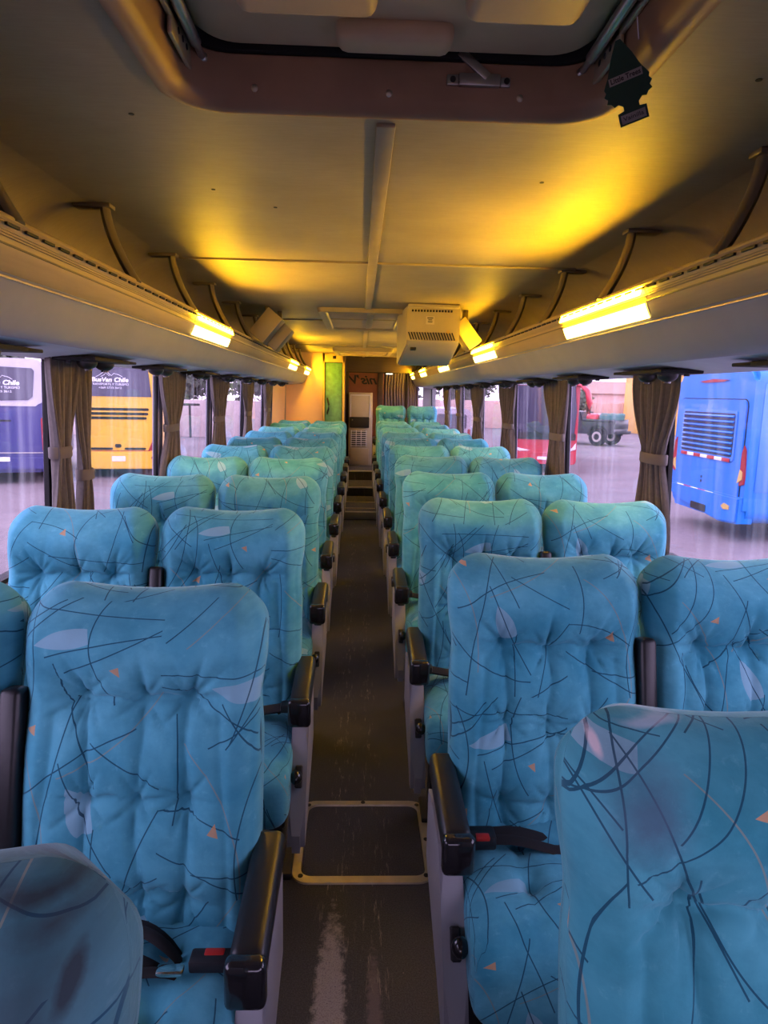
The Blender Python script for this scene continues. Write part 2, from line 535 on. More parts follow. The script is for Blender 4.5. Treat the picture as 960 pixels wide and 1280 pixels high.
def rbox(name, h, r, n=4, k=4, disp=None, uvf=None):
    """rounded box of half extents h, corner radius r, optional displacement"""
    def coords(hh):
        i = hh - r
        a = [-i - r * math.tan(radians(45 * j / k)) for j in range(k, 0, -1)]
        b = [-i + 2 * i * j / n for j in range(n + 1)]
        return a + b + [-x for x in a[::-1]]
    cs = [coords(h[0]), coords(h[1]), coords(h[2])]
    vs, idx, fs = [], {}, []
    def vert(p):
        key = tuple(round(x, 6) for x in p)
        if key in idx: return idx[key]
        inn = Vector([max(-(h[i] - r), min(h[i] - r, p[i])) for i in range(3)])
        d = Vector(p) - inn
        q = inn + d.normalized() * r if d.length > 1e-9 else inn
        if disp: q = disp(q)
        idx[key] = len(vs); vs.append(q)
        return idx[key]
    for ax in range(3):
        u, v = [(1, 2), (2, 0), (0, 1)][ax]
        for sgn in (-1, 1):
            for i in range(len(cs[u]) - 1):
                for j in range(len(cs[v]) - 1):
                    q = []
                    for (a, b) in ((i, j), (i + 1, j), (i + 1, j + 1), (i, j + 1)):
                        p = [0, 0, 0]; p[ax] = sgn * h[ax]; p[u] = cs[u][a]; p[v] = cs[v][b]
                        q.append(vert(p))
                    if sgn < 0: q = q[::-1]
                    fs.append(q)
    uvs = [uvf(v) for v in vs] if uvf else None
    return pyd(name, vs, fs, True, uvs)

def root(name, loc, label, cat, group=None, rotz=0.0):
    o = bpy.data.objects.new(name, None)
    o.empty_display_size = 0.05
    COL.objects.link(o)
    o.location = loc
    o.rotation_euler = (0, 0, rotz)
    o['label'] = label; o['category'] = cat
    if group: o['group'] = group
    return o

def tag(o, label, cat, group=None):
    o['label'] = label; o['category'] = cat
    if group: o['group'] = group
    return o

def struct(o):
    o['kind'] = 'structure'
    return o

def text_mesh(name, s, size, material, parent=None, mat4=None, extrude=0.002, shear=0.0, spacing=1.0, bold=0.0, width=None):
    cu = bpy.data.curves.new(name, 'FONT')
    cu.body = s; cu.size = size; cu.extrude = extrude; cu.shear = shear
    cu.align_x = 'CENTER'; cu.align_y = 'CENTER'
    cu.space_character = spacing; cu.offset = bold
    cu.resolution_u = 4
    tmp = bpy.data.objects.new(name, cu)
    COL.objects.link(tmp)
    bpy.context.view_layer.update()
    dg = bpy.context.evaluated_depsgraph_get()
    me = bpy.data.meshes.new_from_object(tmp.evaluated_get(dg))
    bpy.data.objects.remove(tmp); bpy.data.curves.remove(cu)
    if width:
        xs = [v.co.x for v in me.vertices]
        k = width / max(1e-6, max(xs) - min(xs))
        me.transform(Matrix.Diagonal((k, 1, 1, 1)))
    if mat4 is not None: me.transform(mat4)
    me.materials.clear()
    return link(name, me, material, parent)

def copy_tree(o, parent=None):
    c = o.copy(); COL.objects.link(c)
    if parent is not None: c.parent = parent
    for ch in KIDS.get(o.name, ()): copy_tree(ch, c)
    return c
KIDS = {}
def index_children():
    KIDS.clear()
    for o in bpy.data.objects:
        if o.parent is not None: KIDS.setdefault(o.parent.name, []).append(o)

# ================================================================== the bus shell
XC = 0.055                       # centre line of the bus
CEIL = 2.10
Y0, Y1 = -2.6, 12.1
def wall_x(side, z, inset=0.0):
    """the side walls lean inwards towards the roof"""
    return XC + side * (1.19 - 0.037 * (z - 1.0) - inset)
SILL, WTOP = 0.88, 1.635
PILL = {-1: (-1.4, -0.1, 1.22, 2.555, 3.90, 5.24, 6.72, 8.14), 1: (-1.4, -0.1, 1.20, 2.72, 4.085, 5.49, 6.97, 8.34, 9.62)}
WEND = {-1: 8.98, 1: 12.0}
SIDE = {-1: 'left', 1: 'right'}

def build_shell():
    fl = struct(box('floor', (XC, (Y0 + 12.2) / 2, -0.03), (2.6, 12.2 - Y0, 0.06), M['carpet'], bevel=0))
    for s in (-1, 1):
        bm = bmesh.new()
        pts = [(wall_x(s, 0), 0), (wall_x(s, SILL), SILL), (wall_x(s, SILL) + s * 0.06, SILL), (wall_x(s, 0) + s * 0.06, 0)]
        add_prism(bm, pts, 'y', Y0, Y1)
        w = struct(link('wall_' + SIDE[s], from_bm('wall', bm), M['wall']))
        bm = bmesh.new()
        pts = [(wall_x(s, WTOP), WTOP), (wall_x(s, 2.05), 2.05), (wall_x(s, 2.05) + s * 0.06, 2.05), (wall_x(s, WTOP) + s * 0.06, WTOP)]
        add_prism(bm, pts, 'y', Y0, Y1)
        link('upper_panel', from_bm('upper_panel', bm), M['rackdark'], w)
        for y in PILL[s]:
            bm = bmesh.new()
            pts = [(wall_x(s, z, i), z) for z, i in ((SILL, 0.006), (WTOP, 0.006), (WTOP, -0.03), (SILL, -0.03))]
            add_prism(bm, pts, 'y', y, y + 0.075, 0.004)
            link('pillar', from_bm('pillar', bm), M['pillar'], w)
        # a moulded sill along the foot of the glass
        prism('sill', [(wall_x(s, SILL, 0.03), SILL - 0.03), (wall_x(s, SILL, 0.03), SILL), (wall_x(s, SILL, -0.04), SILL + 0.012), (wall_x(s, SILL, -0.04), SILL - 0.03)],
              'y', Y0, Y1, M['grey'], w, 0.003)
        # panes between the pillars
        ys = [-2.4] + [p for p in PILL[s]] + [WEND[s]]
        for i in range(len(ys) - 1):
            a, b = ys[i] + (0.075 if i else 0), ys[i + 1]
            bm = bmesh.new()
            pts = [(wall_x(s, SILL, -0.008), SILL), (wall_x(s, WTOP, -0.008), WTOP), (wall_x(s, WTOP, -0.014), WTOP), (wall_x(s, SILL, -0.014), SILL)]
            add_prism(bm, pts, 'y', a, b)
            n = (1 if s < 0 else 21) + i
            p = struct(link('window_%d' % n, from_bm('pane', bm), M['glass']))
            bm = bmesh.new()
            for yy in (a, b - 0.022):
                pts = [(wall_x(s, z, k), z) for z, k in ((SILL, 0.0), (WTOP, 0.0), (WTOP, -0.018), (SILL, -0.018))]
                add_prism(bm, pts, 'y', yy, yy + 0.022)
            pts = [(wall_x(s, SILL, 0.0), SILL), (wall_x(s, SILL + .02, 0.0), SILL + .02), (wall_x(s, SILL + .02, -0.045), SILL + .02), (wall_x(s, SILL, -0.045), SILL)]
            add_prism(bm, pts, 'y', a, b)
            link('rubber_seal', from_bm('rubber_seal', bm), M['rubber'], p)
    # the toilet cabin's laminate takes the place of the last left window
    bm = bmesh.new()
    pts = [(wall_x(-1, SILL, 0.0), SILL), (wall_x(-1, WTOP, 0.0), WTOP), (wall_x(-1, WTOP) - 0.05, WTOP), (wall_x(-1, SILL) - 0.05, SILL)]
    add_prism(bm, pts, 'y', WEND[-1], 10.6)
    struct(link('wall_left_rear', from_bm('wall_left_rear', bm), M['orange']))

    # ceiling with the opening of the front roof hatch
    bm = bmesh.new()
    xa, xb = XC - 0.93, XC + 0.93
    outer = [(xa, Y0), (xb, Y0), (xb, Y1), (xa, Y1)]
    hole = rounded_rect(HX0, HX1, HY0, HY1, 0.11, 8)
    for loop in (outer, hole):
        vs = [bm.verts.new((x, y, CEIL)) for x, y in loop]
        for i in range(len(vs)): bm.edges.new((vs[i], vs[(i + 1) % len(vs)]))
    bmesh.ops.triangle_fill(bm, use_beauty=True, use_dissolve=False, edges=list(bm.edges), normal=(0, 0, -1))
    arc = 6
    for s in (-1, 1):
        prof = [(XC + s * (0.93 + 0.21 * sin(pi / 2 * k / arc)), CEIL - 0.13 * (1 - cos(pi / 2 * k / arc))) for k in range(arc + 1)]
        a = [bm.verts.new((x, Y0, z)) for x, z in prof]; b = [bm.verts.new((x, Y1, z)) for x, z in prof]
        for k in range(arc): bm.faces.new((a[k], a[k + 1], b[k + 1], b[k]))
    ce = struct(link('ceiling', from_bm('ceiling', bm, 0.5), M['ceil']))
    # roof skin above it, so that no light comes through from the sky
    bm = bmesh.new()
    add_box(bm, (XC, (Y0 + Y1) / 2, 2.42), (2.5, Y1 - Y0, 0.03))
    for s in (-1, 1): add_box(bm, (XC + s * 1.22, (Y0 + Y1) / 2, 2.22), (0.03, Y1 - Y0, 0.42))
    for y in (Y0, Y1): add_box(bm, (XC, y, 2.27), (2.5, 0.03, 0.32))
    link('roof_skin', from_bm('roof_skin', bm), M['rackdark'], ce)
    # joint strips
    t = struct(box('trim_1', (0.048, (1.62 + 11.9) / 2, CEIL - 0.004), (0.042, 10.28, 0.010), M['strip'], bevel=0.003))
    for i, y in enumerate((3.25, 5.80, 8.82)):
        struct(box('trim_%d' % (i + 2), (XC, y, CEIL - 0.004), (1.84, 0.016, 0.010), M['strip'], bevel=0.003))
    # small screw holes in the vinyl
    bm = bmesh.new()
    for x, y in ((-.50, 1.62), (-.44, 2.17), (.49, 2.0), (.72, 1.35), (.86, 1.38), (.93, 1.4), (-.28, 2.35), (-.9, 1.35)):
        add_cyl(bm, (x, y, CEIL - 0.0015), (x, y, CEIL + 0.002), 0.006, n=10)
    link('screw_hole', from_bm('screw_hole', bm), M['ink'], ce)['kind'] = 'stuff'

def rounded_rect(x0, x1, y0, y1, r, k):
    pts = []
    for cx, cy, a0 in ((x1 - r, y1 - r, 0), (x0 + r, y1 - r, 90), (x0 + r, y0 + r, 180), (x1 - r, y0 + r, 270)):
        for i in range(k + 1):
            a = radians(a0 + 90 * i / k)
            pts.append((cx + r * cos(a), cy + r * sin(a)))
    return pts
HX0, HX1, HY0, HY1 = -0.385, 0.50, 0.70, 1.565

def loop_mesh(bm, loops, close_last=False):
    """bridge successive vertex loops of equal length"""
    rings = [[bm.verts.new(p) for p in lp] for lp in loops]
    n = len(rings[0])
    for a, b in zip(rings[:-1], rings[1:]):
        for i in range(n): bm.faces.new((a[i], a[(i + 1) % n], b[(i + 1) % n], b[i]))
    if close_last: bm.faces.new(rings[-1])

def build_roof_hatch():
    t = root('roof_hatch', (XC, (HY0 + HY1) / 2, CEIL), 'brown framed roof hatch with moulded tan cover above the front of the aisle', 'hatch')
    L = Matrix.Translation(-t.location)
    def ring(d, z, r):
        return [(x, y, z) for x, y in rounded_rect(HX0 - d, HX1 + d, HY0 - d, HY1 + d, r, 8)]
    bm = bmesh.new()
    loop_mesh(bm, [ring(0.018, CEIL - 0.001, 0.125), ring(0.018, CEIL - 0.006, 0.125), ring(0.004, CEIL - 0.010, 0.11), ring(-0.012, CEIL - 0.004, 0.10),
                   ring(-0.022, CEIL + 0.02, 0.095), ring(-0.03, CEIL + 0.088, 0.09), ring(-0.02, CEIL + 0.096, 0.10)])
    bm.transform(L)
    rim = link('rim', from_bm('rim', bm, 0.9), M['rim'], t)
    bm = bmesh.new()
    loop_mesh(bm, [ring(-0.02, CEIL + 0.090, 0.10), ring(-0.038, CEIL + 0.093, 0.08), ring(-0.038, CEIL + 0.17, 0.08), ring(0.03, CEIL + 0.18, 0.08)])
    bm.transform(L)
    link('rubber_gasket', from_bm('rubber_gasket', bm, 0.9), M['rubber'], t)
    # moulded cover: raised border, recessed middle, hand hold
    bm = bmesh.new()
    def ring2(d, z, r): return [(x, y, z) for x, y in rounded_rect(HX0 + d, HX1 - d, HY0 + d, HY1 - d, r, 8)]
    loop_mesh(bm, [ring2(0.0, CEIL + 0.20, 0.1), ring2(0.050, CEIL + 0.150, 0.08), ring2(0.054, CEIL + 0.104, 0.08), ring2(0.072, CEIL + 0.090, 0.07)], True)
    bm.transform(L)
    cov = link('cover', from_bm('cover', bm, 0.7), M['cover'], t)
    box('raised_pad', (-0.10 - XC, 1.22 - t.location.y, 0.077), (0.24, 0.20, 0.05), M['cover'], cov, 0.022, 3)
    box('raised_pad', (0.27 - XC, 1.22 - t.location.y, 0.077), (0.20, 0.20, 0.05), M['cover'], cov, 0.022, 3)
    bm = bmesh.new()
    add_box(bm, (0.055 - XC, 1.42 - t.location.y, 0.082), (0.22, 0.075, 0.05), 0.022, 3)
    link('hand_hold', from_bm('hand_hold', bm), M['cover'], cov)
    # screws on the rear face
    yr = HY1 - 0.024 - t.location.y
    for x in (-.225, .05, .322):
        ball('screw', (x - XC, yr + .004, 0.030), (0.009, 0.006, 0.009), M['alu'], t, 10)
    # latch with its lever
    yl = HY1 - 0.032 - t.location.y
    la = box('latch', (0.235 - XC, yl, 0.056), (0.085, 0.014, 0.024), M['steel'], t, 0.003)
    box('latch_tab', (0.180 - XC, yl + .003, 0.056), (0.024, 0.008, 0.020), M['steel'], la, 0.002)
    box('latch_tab', (0.289 - XC, yl + .003, 0.055), (0.020, 0.008, 0.018), M['steel'], la, 0.002)
    for x in (.180, .291): cyl('rivet', (x - XC, yl - .004, .056), (x - XC, yl + .003, .056), 0.006, M['ink'], la)
    box('lever', (0.222 - XC, yl - 0.004, 0.084), (0.075, 0.007, 0.018), M['steel'], la, 0.002, rot=Matrix.Rotation(radians(38), 3, 'Y'))
    # telescopic struts along both long sides
    for s, x in ((-1, -0.325), (1, 0.442)):
        xs = x - XC
        bm = bmesh.new()
        add_cyl(bm, (xs, -0.40, 0.092), (xs, 0.33, 0.075), 0.011)
        add_cyl(bm, (xs, 0.30, 0.076), (xs, 0.385, 0.074), 0.007)
        add_ball(bm, (xs, 0.39, 0.074), (0.011, 0.011, 0.011), 10)
        link('strut', from_bm('strut', bm), M['steel'], t)
        bm = bmesh.new()
        add_box(bm, (xs + s * 0.022, 0.30, 0.066), (0.010, 0.15, 0.05), 0.004)
        add_box(bm, (xs + s * 0.022, 0.12, 0.078), (0.010, 0.30, 0.018), 0.003)
        add_cyl(bm, (xs, 0.385, 0.074), (xs + s * 0.022, 0.385, 0.074), 0.005)
        link('strut_bracket', from_bm('strut_bracket', bm), M['alu'], t)
        bm = bmesh.new()
        for q in range(3): add_cyl(bm, (xs + s * 0.016, 0.27 + q * 0.03, 0.066), (xs + s * 0.03, 0.27 + q * 0.03, 0.066), 0.006, n=8)
        link('bolt', from_bm('bolt', bm), M['dark_metal'], t)
def build_front():  # unseen front; wall and low header added to cut daylight from ahead
    w = struct(box('wall_front', (XC, Y0, 0.45), (2.5, 0.06, 0.9), M['wall'], bevel=0))
    box('header', (XC, Y0, 1.88), (2.5, 0.06, 0.52), M['rackdark'], w, bevel=0)
    p = struct(box('window_51', (XC, Y0, 1.26), (2.4, 0.006, 0.72), M['glass'], bevel=0))
    box('centre_seal', (XC, Y0 + 0.01, 1.26), (0.03, 0.02, 0.72), M['rubber'], p, bevel=0)
build_shell()
build_front()
build_roof_hatch()

def build_second_hatch(name, x0, x1, y0, y1, dz, label):
    t = root(name, ((x0 + x1) / 2, (y0 + y1) / 2, CEIL), label, 'hatch')
    hx, hy = (x1 - x0) / 2, (y1 - y0) / 2
    bm = bmesh.new()
    def R(d, z): return [(x, y, z) for x, y in rounded_rect(-hx + d, hx - d, -hy + d, hy - d, 0.04, 4)]
    loop_mesh(bm, [R(-0.01, -0.001), R(0, -dz), R(0.02, -dz - 0.004), R(0.05, -dz + 0.002), R(0.06, -dz + 0.02)])
    link('frame', from_bm('frame', bm, 0.6), M['strip'], t)
    bm = bmesh.new()
    loop_mesh(bm, [R(0.058, -dz + 0.018), R(0.08, -dz + 0.014)], True)
    c = link('cover', from_bm('cover', bm, 0.6), M['cover'], t)
    box('cover_rib', (0, -hy * 0.15, -dz + 0.012), (hx * 1.6, 0.03, 0.010), M['strip'], c, 0.003)
    box('cover_rib', (hx * 0.15, 0, -dz + 0.010), (0.05, hy * 1.6, 0.012), M['strip'], c, 0.003)
build_second_hatch('roof_hatch', -0.30, 0.34, 4.95, 6.35, 0.03, 'flat beige roof hatch in mid ceiling beside the hanging vented housing')
build_second_hatch('roof_hatch', -0.36, 0.42, 9.15, 10.3, 0.05, 'small far roof hatch with a bright yellow lit edge near the rear')

# ------------------------------------------------------------------ luggage racks
RX = {-1: XC - 0.0, 1: XC}
def rack_profile(s):
    # distances from the centre line: top edge, bulging rail, grey front, lip
    rail = [(0.795, 1.862), (0.790, 1.852), (0.796, 1.838), (0.800, 1.826), (0.802, 1.812), (0.806, 1.800), (0.812, 1.785), (0.819, 1.770), (0.826, 1.760)]
    grey = [(0.826, 1.759), (0.832, 1.752), (0.848, 1.72), (0.868, 1.685), (0.890, 1.655), (0.912, 1.640), (0.93, 1.638)]
    return [(XC + s * d, z) for d, z in rail], [(XC + s * d, z) for d, z in grey]

def build_rack(s, yend):
    t = root('luggage_rack', (XC + s * 0.9, 0, 1.64), 'grey and beige overhead luggage rack along the %s wall' % SIDE[s], 'luggage rack')
    off = Vector((-(XC + s * 0.9), 0, -1.64))
    def L(p): return [(x + off.x, z + off.z) for x, z in p]
    rail, grey = rack_profile(s)
    y0 = -1.6
    th = -0.006 * s
    ribbon_solid('rail', L(rail), y0, yend, -th, M['beige'], t)
    ribbon_solid('front_panel', L(grey), y0, yend, -th, M['rackgrey'], t)
    under = [(XC + s * 0.93, 1.638), (wall_x(s, 1.612), 1.612)]
    ribbon_solid('underside_panel', L(under), y0, yend, -th, M['rackunder'], t)
    tray = [(XC + s * 0.80, 1.855), (XC + s * 0.84, 1.78), (XC + s * 0.95, 1.70), (wall_x(s, 1.70), 1.70)]
    ribbon_solid('tray', L(tray), y0, yend, -th, M['rackdark'], t)
    # rolled top edge, joint groove and edge strip
    x, z = rail[0]
    bm = bmesh.new(); add_cyl(bm, (x + off.x, y0, z + off.z), (x + off.x, yend, z + off.z), 0.009, n=10)
    link('top_tube', from_bm('top_tube', bm), M['beige'], t)
    bm = bmesh.new()
    for i in (4,):
        x, z = rail[i]; add_box(bm, (x + off.x - s * 0.0005, (y0 + yend) / 2, z + off.z), (0.004, yend - y0, 0.004))
    link('groove', from_bm('groove', bm), M['bracket'], t)
    bm = bmesh.new()
    for dz in (-.006, 0, .006, .012):
        x, z = rail[2]; add_box(bm, (x + off.x - s * 0.0005, (y0 + yend) / 2, z + off.z - dz), (0.003, yend - y0, 0.002))
    link('rib', from_bm('rib', bm), M['strip'], t)
    x, z = grey[1]
    box('edge_strip', (x + off.x - s * 0.002, (y0 + yend) / 2, z + off.z), (0.006, yend - y0, 0.006), M['alu'], t, 0.002)
    # slots along the top edge: too many and too small to pick apart
    bm = bmesh.new()
    x, z = rail[1]
    y = y0
    while y < yend - 0.1:
        add_box(bm, (x + off.x - s * 0.004, y, z + off.z - 0.004), (0.006, 0.055, 0.006))
        y += 0.085
    link('air_slot', from_bm('air_slot', bm), M['ink'], t)['kind'] = 'stuff'
    # hangers: curved arms from the ceiling down to the rail
    y = 1.58 if s < 0 else 1.70
    proto = None
    while y < yend - 0.15:
        if proto is None:
            bm = bmesh.new()
            a = Vector((XC + s * 0.885, 0, CEIL + 0.0)); b = Vector((XC + s * 0.792, 0, 1.858))
            path = []
            for k in range(11):
                u = k / 10
                path.append((a.x + (b.x - a.x) * (u ** 1.7) + off.x, 0, a.z + (b.z - a.z) * u + off.z))
            add_tube(bm, path, 0.025, 10, 0.6)
            add_box(bm, (a.x + s * 0.035 + off.x, 0, a.z + off.z - 0.007), (0.12, 0.055, 0.014), 0.004)
            proto = link('hanger', from_bm('hanger', bm, 0.7), M['bracket'], t)
            proto.location = (0, y, 0)
        else:
            c = proto.copy(); COL.objects.link(c); c.location = (0, y, 0)
        y += 0.80
    # moulded end cap
    prism('end_cap', L(rail + grey + [(wall_x(s, 1.612), 1.612), (wall_x(s, 1.70), 1.70), (XC + s * 0.95, 1.70), (XC + s * 0.84, 1.78)]), 'y', yend - 0.012, yend, M['rackgrey'], t)
    return t
build_rack(-1, 10.46)
build_rack(1, 11.9)

ORD = ['first', 'second', 'third', 'fourth', 'fifth', 'sixth', 'seventh', 'eighth', 'ninth', 'tenth', 'eleventh', 'twelfth', 'thirteenth']
def build_lamps():
    def seg(s, a, b, y0, y1, proud, m, par, name, org):
        rail, _ = rack_profile(s)
        P = []
        for u in [a + (b - a) * k / 5 for k in range(6)]:
            f = u * (len(rail) - 1); i = min(int(f), len(rail) - 2); w = f - i
            P.append((rail[i][0] * (1 - w) + rail[i + 1][0] * w - s * (proud if a > 0.2 or proud < 0.004 else 0.001 + 0.017 * (u - a) / (b - a)) - org[0], rail[i][1] * (1 - w) + rail[i + 1][1] * w - org[2]))
        ribbon_solid(name, P, y0 - org[1], y1 - org[1], 0.004 * s, m, par)
    for s, lst in ((1, ((2.13, 2.97), (4.50, 5.32), (6.88, 7.70), (9.2, 10.02), (11.2, 11.75))), (-1, ((3.23, 4.07), (7.50, 8.35), (9.6, 10.38)))):
        for i, (a, b) in enumerate(lst):
            org = (XC + s * 0.80, (a + b) / 2, 1.80)
            t = root('rack_lamp', org, 'lit two-strip yellow lamp on the %s luggage rack rail, %s from the front' % (SIDE[s], ORD[i]), 'lamp', 'lamps on the luggage rack rails')
            seg(s, 0.12, 0.97, a - 0.012, b + 0.012, 0.0015, M['beige'], t, 'housing', org)
            seg(s, 0.06, 0.34, a, b, 0.006, M['lamp'], t, 'upper_lens', org)
            seg(s, 0.58, 0.97, a, b, 0.006, M['lamp_low'], t, 'lower_lens', org)
build_lamps()

def build_service_panels():
    """black plates with swivelling air nozzles under the racks, one set per seat row"""
    protos = {}
    for s, ys in ((-1, (1.78, 2.62, 3.46, 4.33, 5.2, 6.08, 6.96, 7.84, 8.7)), (1, (1.62, 2.52, 3.42, 4.28, 5.15, 6.03, 6.9, 7.78, 8.66, 9.5))):
        for i, y in enumerate(ys):
            lab = 'black reading light and air nozzle panel under the %s rack, %s from the front' % (SIDE[s], ORD[i])
            if s not in protos:
                t = root('air_nozzle_panel', (XC + s * 1.035, y, 1.622), lab, 'air vent', 'nozzle panels under the racks')
                box('plate', (0, 0, -0.006), (0.15, 0.36, 0.014), M['rubber'], t, 0.004)
                box('light_panel', (0, 0.24, -0.004), (0.13, 0.10, 0.010), M['rubber'], t, 0.003)
                for q, yy in enumerate((-0.09, 0.08)):
                    nz = ball('nozzle', (-s * 0.01, yy, -0.016), (0.036, 0.036, 0.026), M['black'], t, 16)
                    cyl('nozzle_opening', (-s * 0.01, yy, -0.046), (-s * 0.01, yy, -0.030), 0.013, M['gloss'], nz)
                for yy in (-.15, .15): cyl('button', (s * 0.03, yy, -0.022), (s * 0.03, yy, -0.010), 0.010, M['dark_metal'], t)
                protos[s] = t
                index_children()
            else:
                c = copy_tree(protos[s]); c.location = (XC + s * 1.035, y, 1.622); c['label'] = lab
build_service_panels()

# ------------------------------------------------------------------ floor hatch and steps
def build_floor_hatch():
    t = root('floor_hatch', (0.035, 2.15, 0), 'rectangular metal framed floor hatch with dark carpet infill in the aisle', 'hatch')
    bm = bmesh.new()
    def R(d, z, r): return [(x, y, z) for x, y in rounded_rect(-.232 + d, .232 - d, -.222 + d, .222 - d, r, 6)]
    loop_mesh(bm, [R(0, 0.0005, 0.06), R(0.002, 0.006, 0.058), R(0.030, 0.008, 0.036), R(0.033, 0.002, 0.034)])
    link('frame', from_bm('frame', bm, 0.9), M['alu'], t)
    bm = bmesh.new()
    loop_mesh(bm, [R(0.033, 0.002, 0.034), R(0.036, 0.004, 0.034)], True)
    link('lid', from_bm('lid', bm, 0.5), M['carpet'], t)
    for x, y in ((-.20, -.19), (.20, -.19), (.20, .19), (-.20, .19), (0, .207), (.216, -.01)):
        cyl('screw', (x, y, 0.006), (x, y, 0.0095), 0.008, M['ink'], t, n=12)
build_floor_hatch()

def build_steps():
    xa, xb = -0.26, 0.34
    tops = ((8.23, 9.55, 0.095), (9.55, 10.38, 0.217), (10.38, 12.1, 0.355))
    for i, (a, b, z) in enumerate(tops):
        st = struct(box('aisle_step', ((xa + xb) / 2, (a + 12.1) / 2, z / 2 + (0 if i == 0 else tops[i - 1][2] / 2) ), (xb - xa, 12.1 - a, z - (0 if i == 0 else tops[i - 1][2])), M['carpet'], bevel=0.0))
        box('nosing', (0.04, a + 0.008, z - 0.004), (0.54, 0.026, 0.018), M['nosing'], st, 0.003)
        if i == 0:
            box('lit_riser_face', (0.04, a - 0.003, 0.048), (0.56, 0.006, 0.085), M['grey'], st, 0.001)  # pale grey face stands for the light caught by the first riser
            bm = bmesh.new()
            for c, sz in (((.04, 8.50, z + .003), (.46, .014, .006)), ((.04, 9.0, z + .003), (.46, .014, .006)), ((-.185, 8.75, z + .003), (.014, .5, .006)), ((.265, 8.75, z + .003), (.014, .5, .006))):
                add_box(bm, c, sz, 0.001, 1)
            link('plate_frame', from_bm('plate_frame', bm), M['alu'], st)
build_steps()
# raised floor that carries the last bench
struct(box('rear_platform', (0.80, 10.75, 0.1), (0.90, 2.7, 0.2), M['carpet'], bevel=0.004))

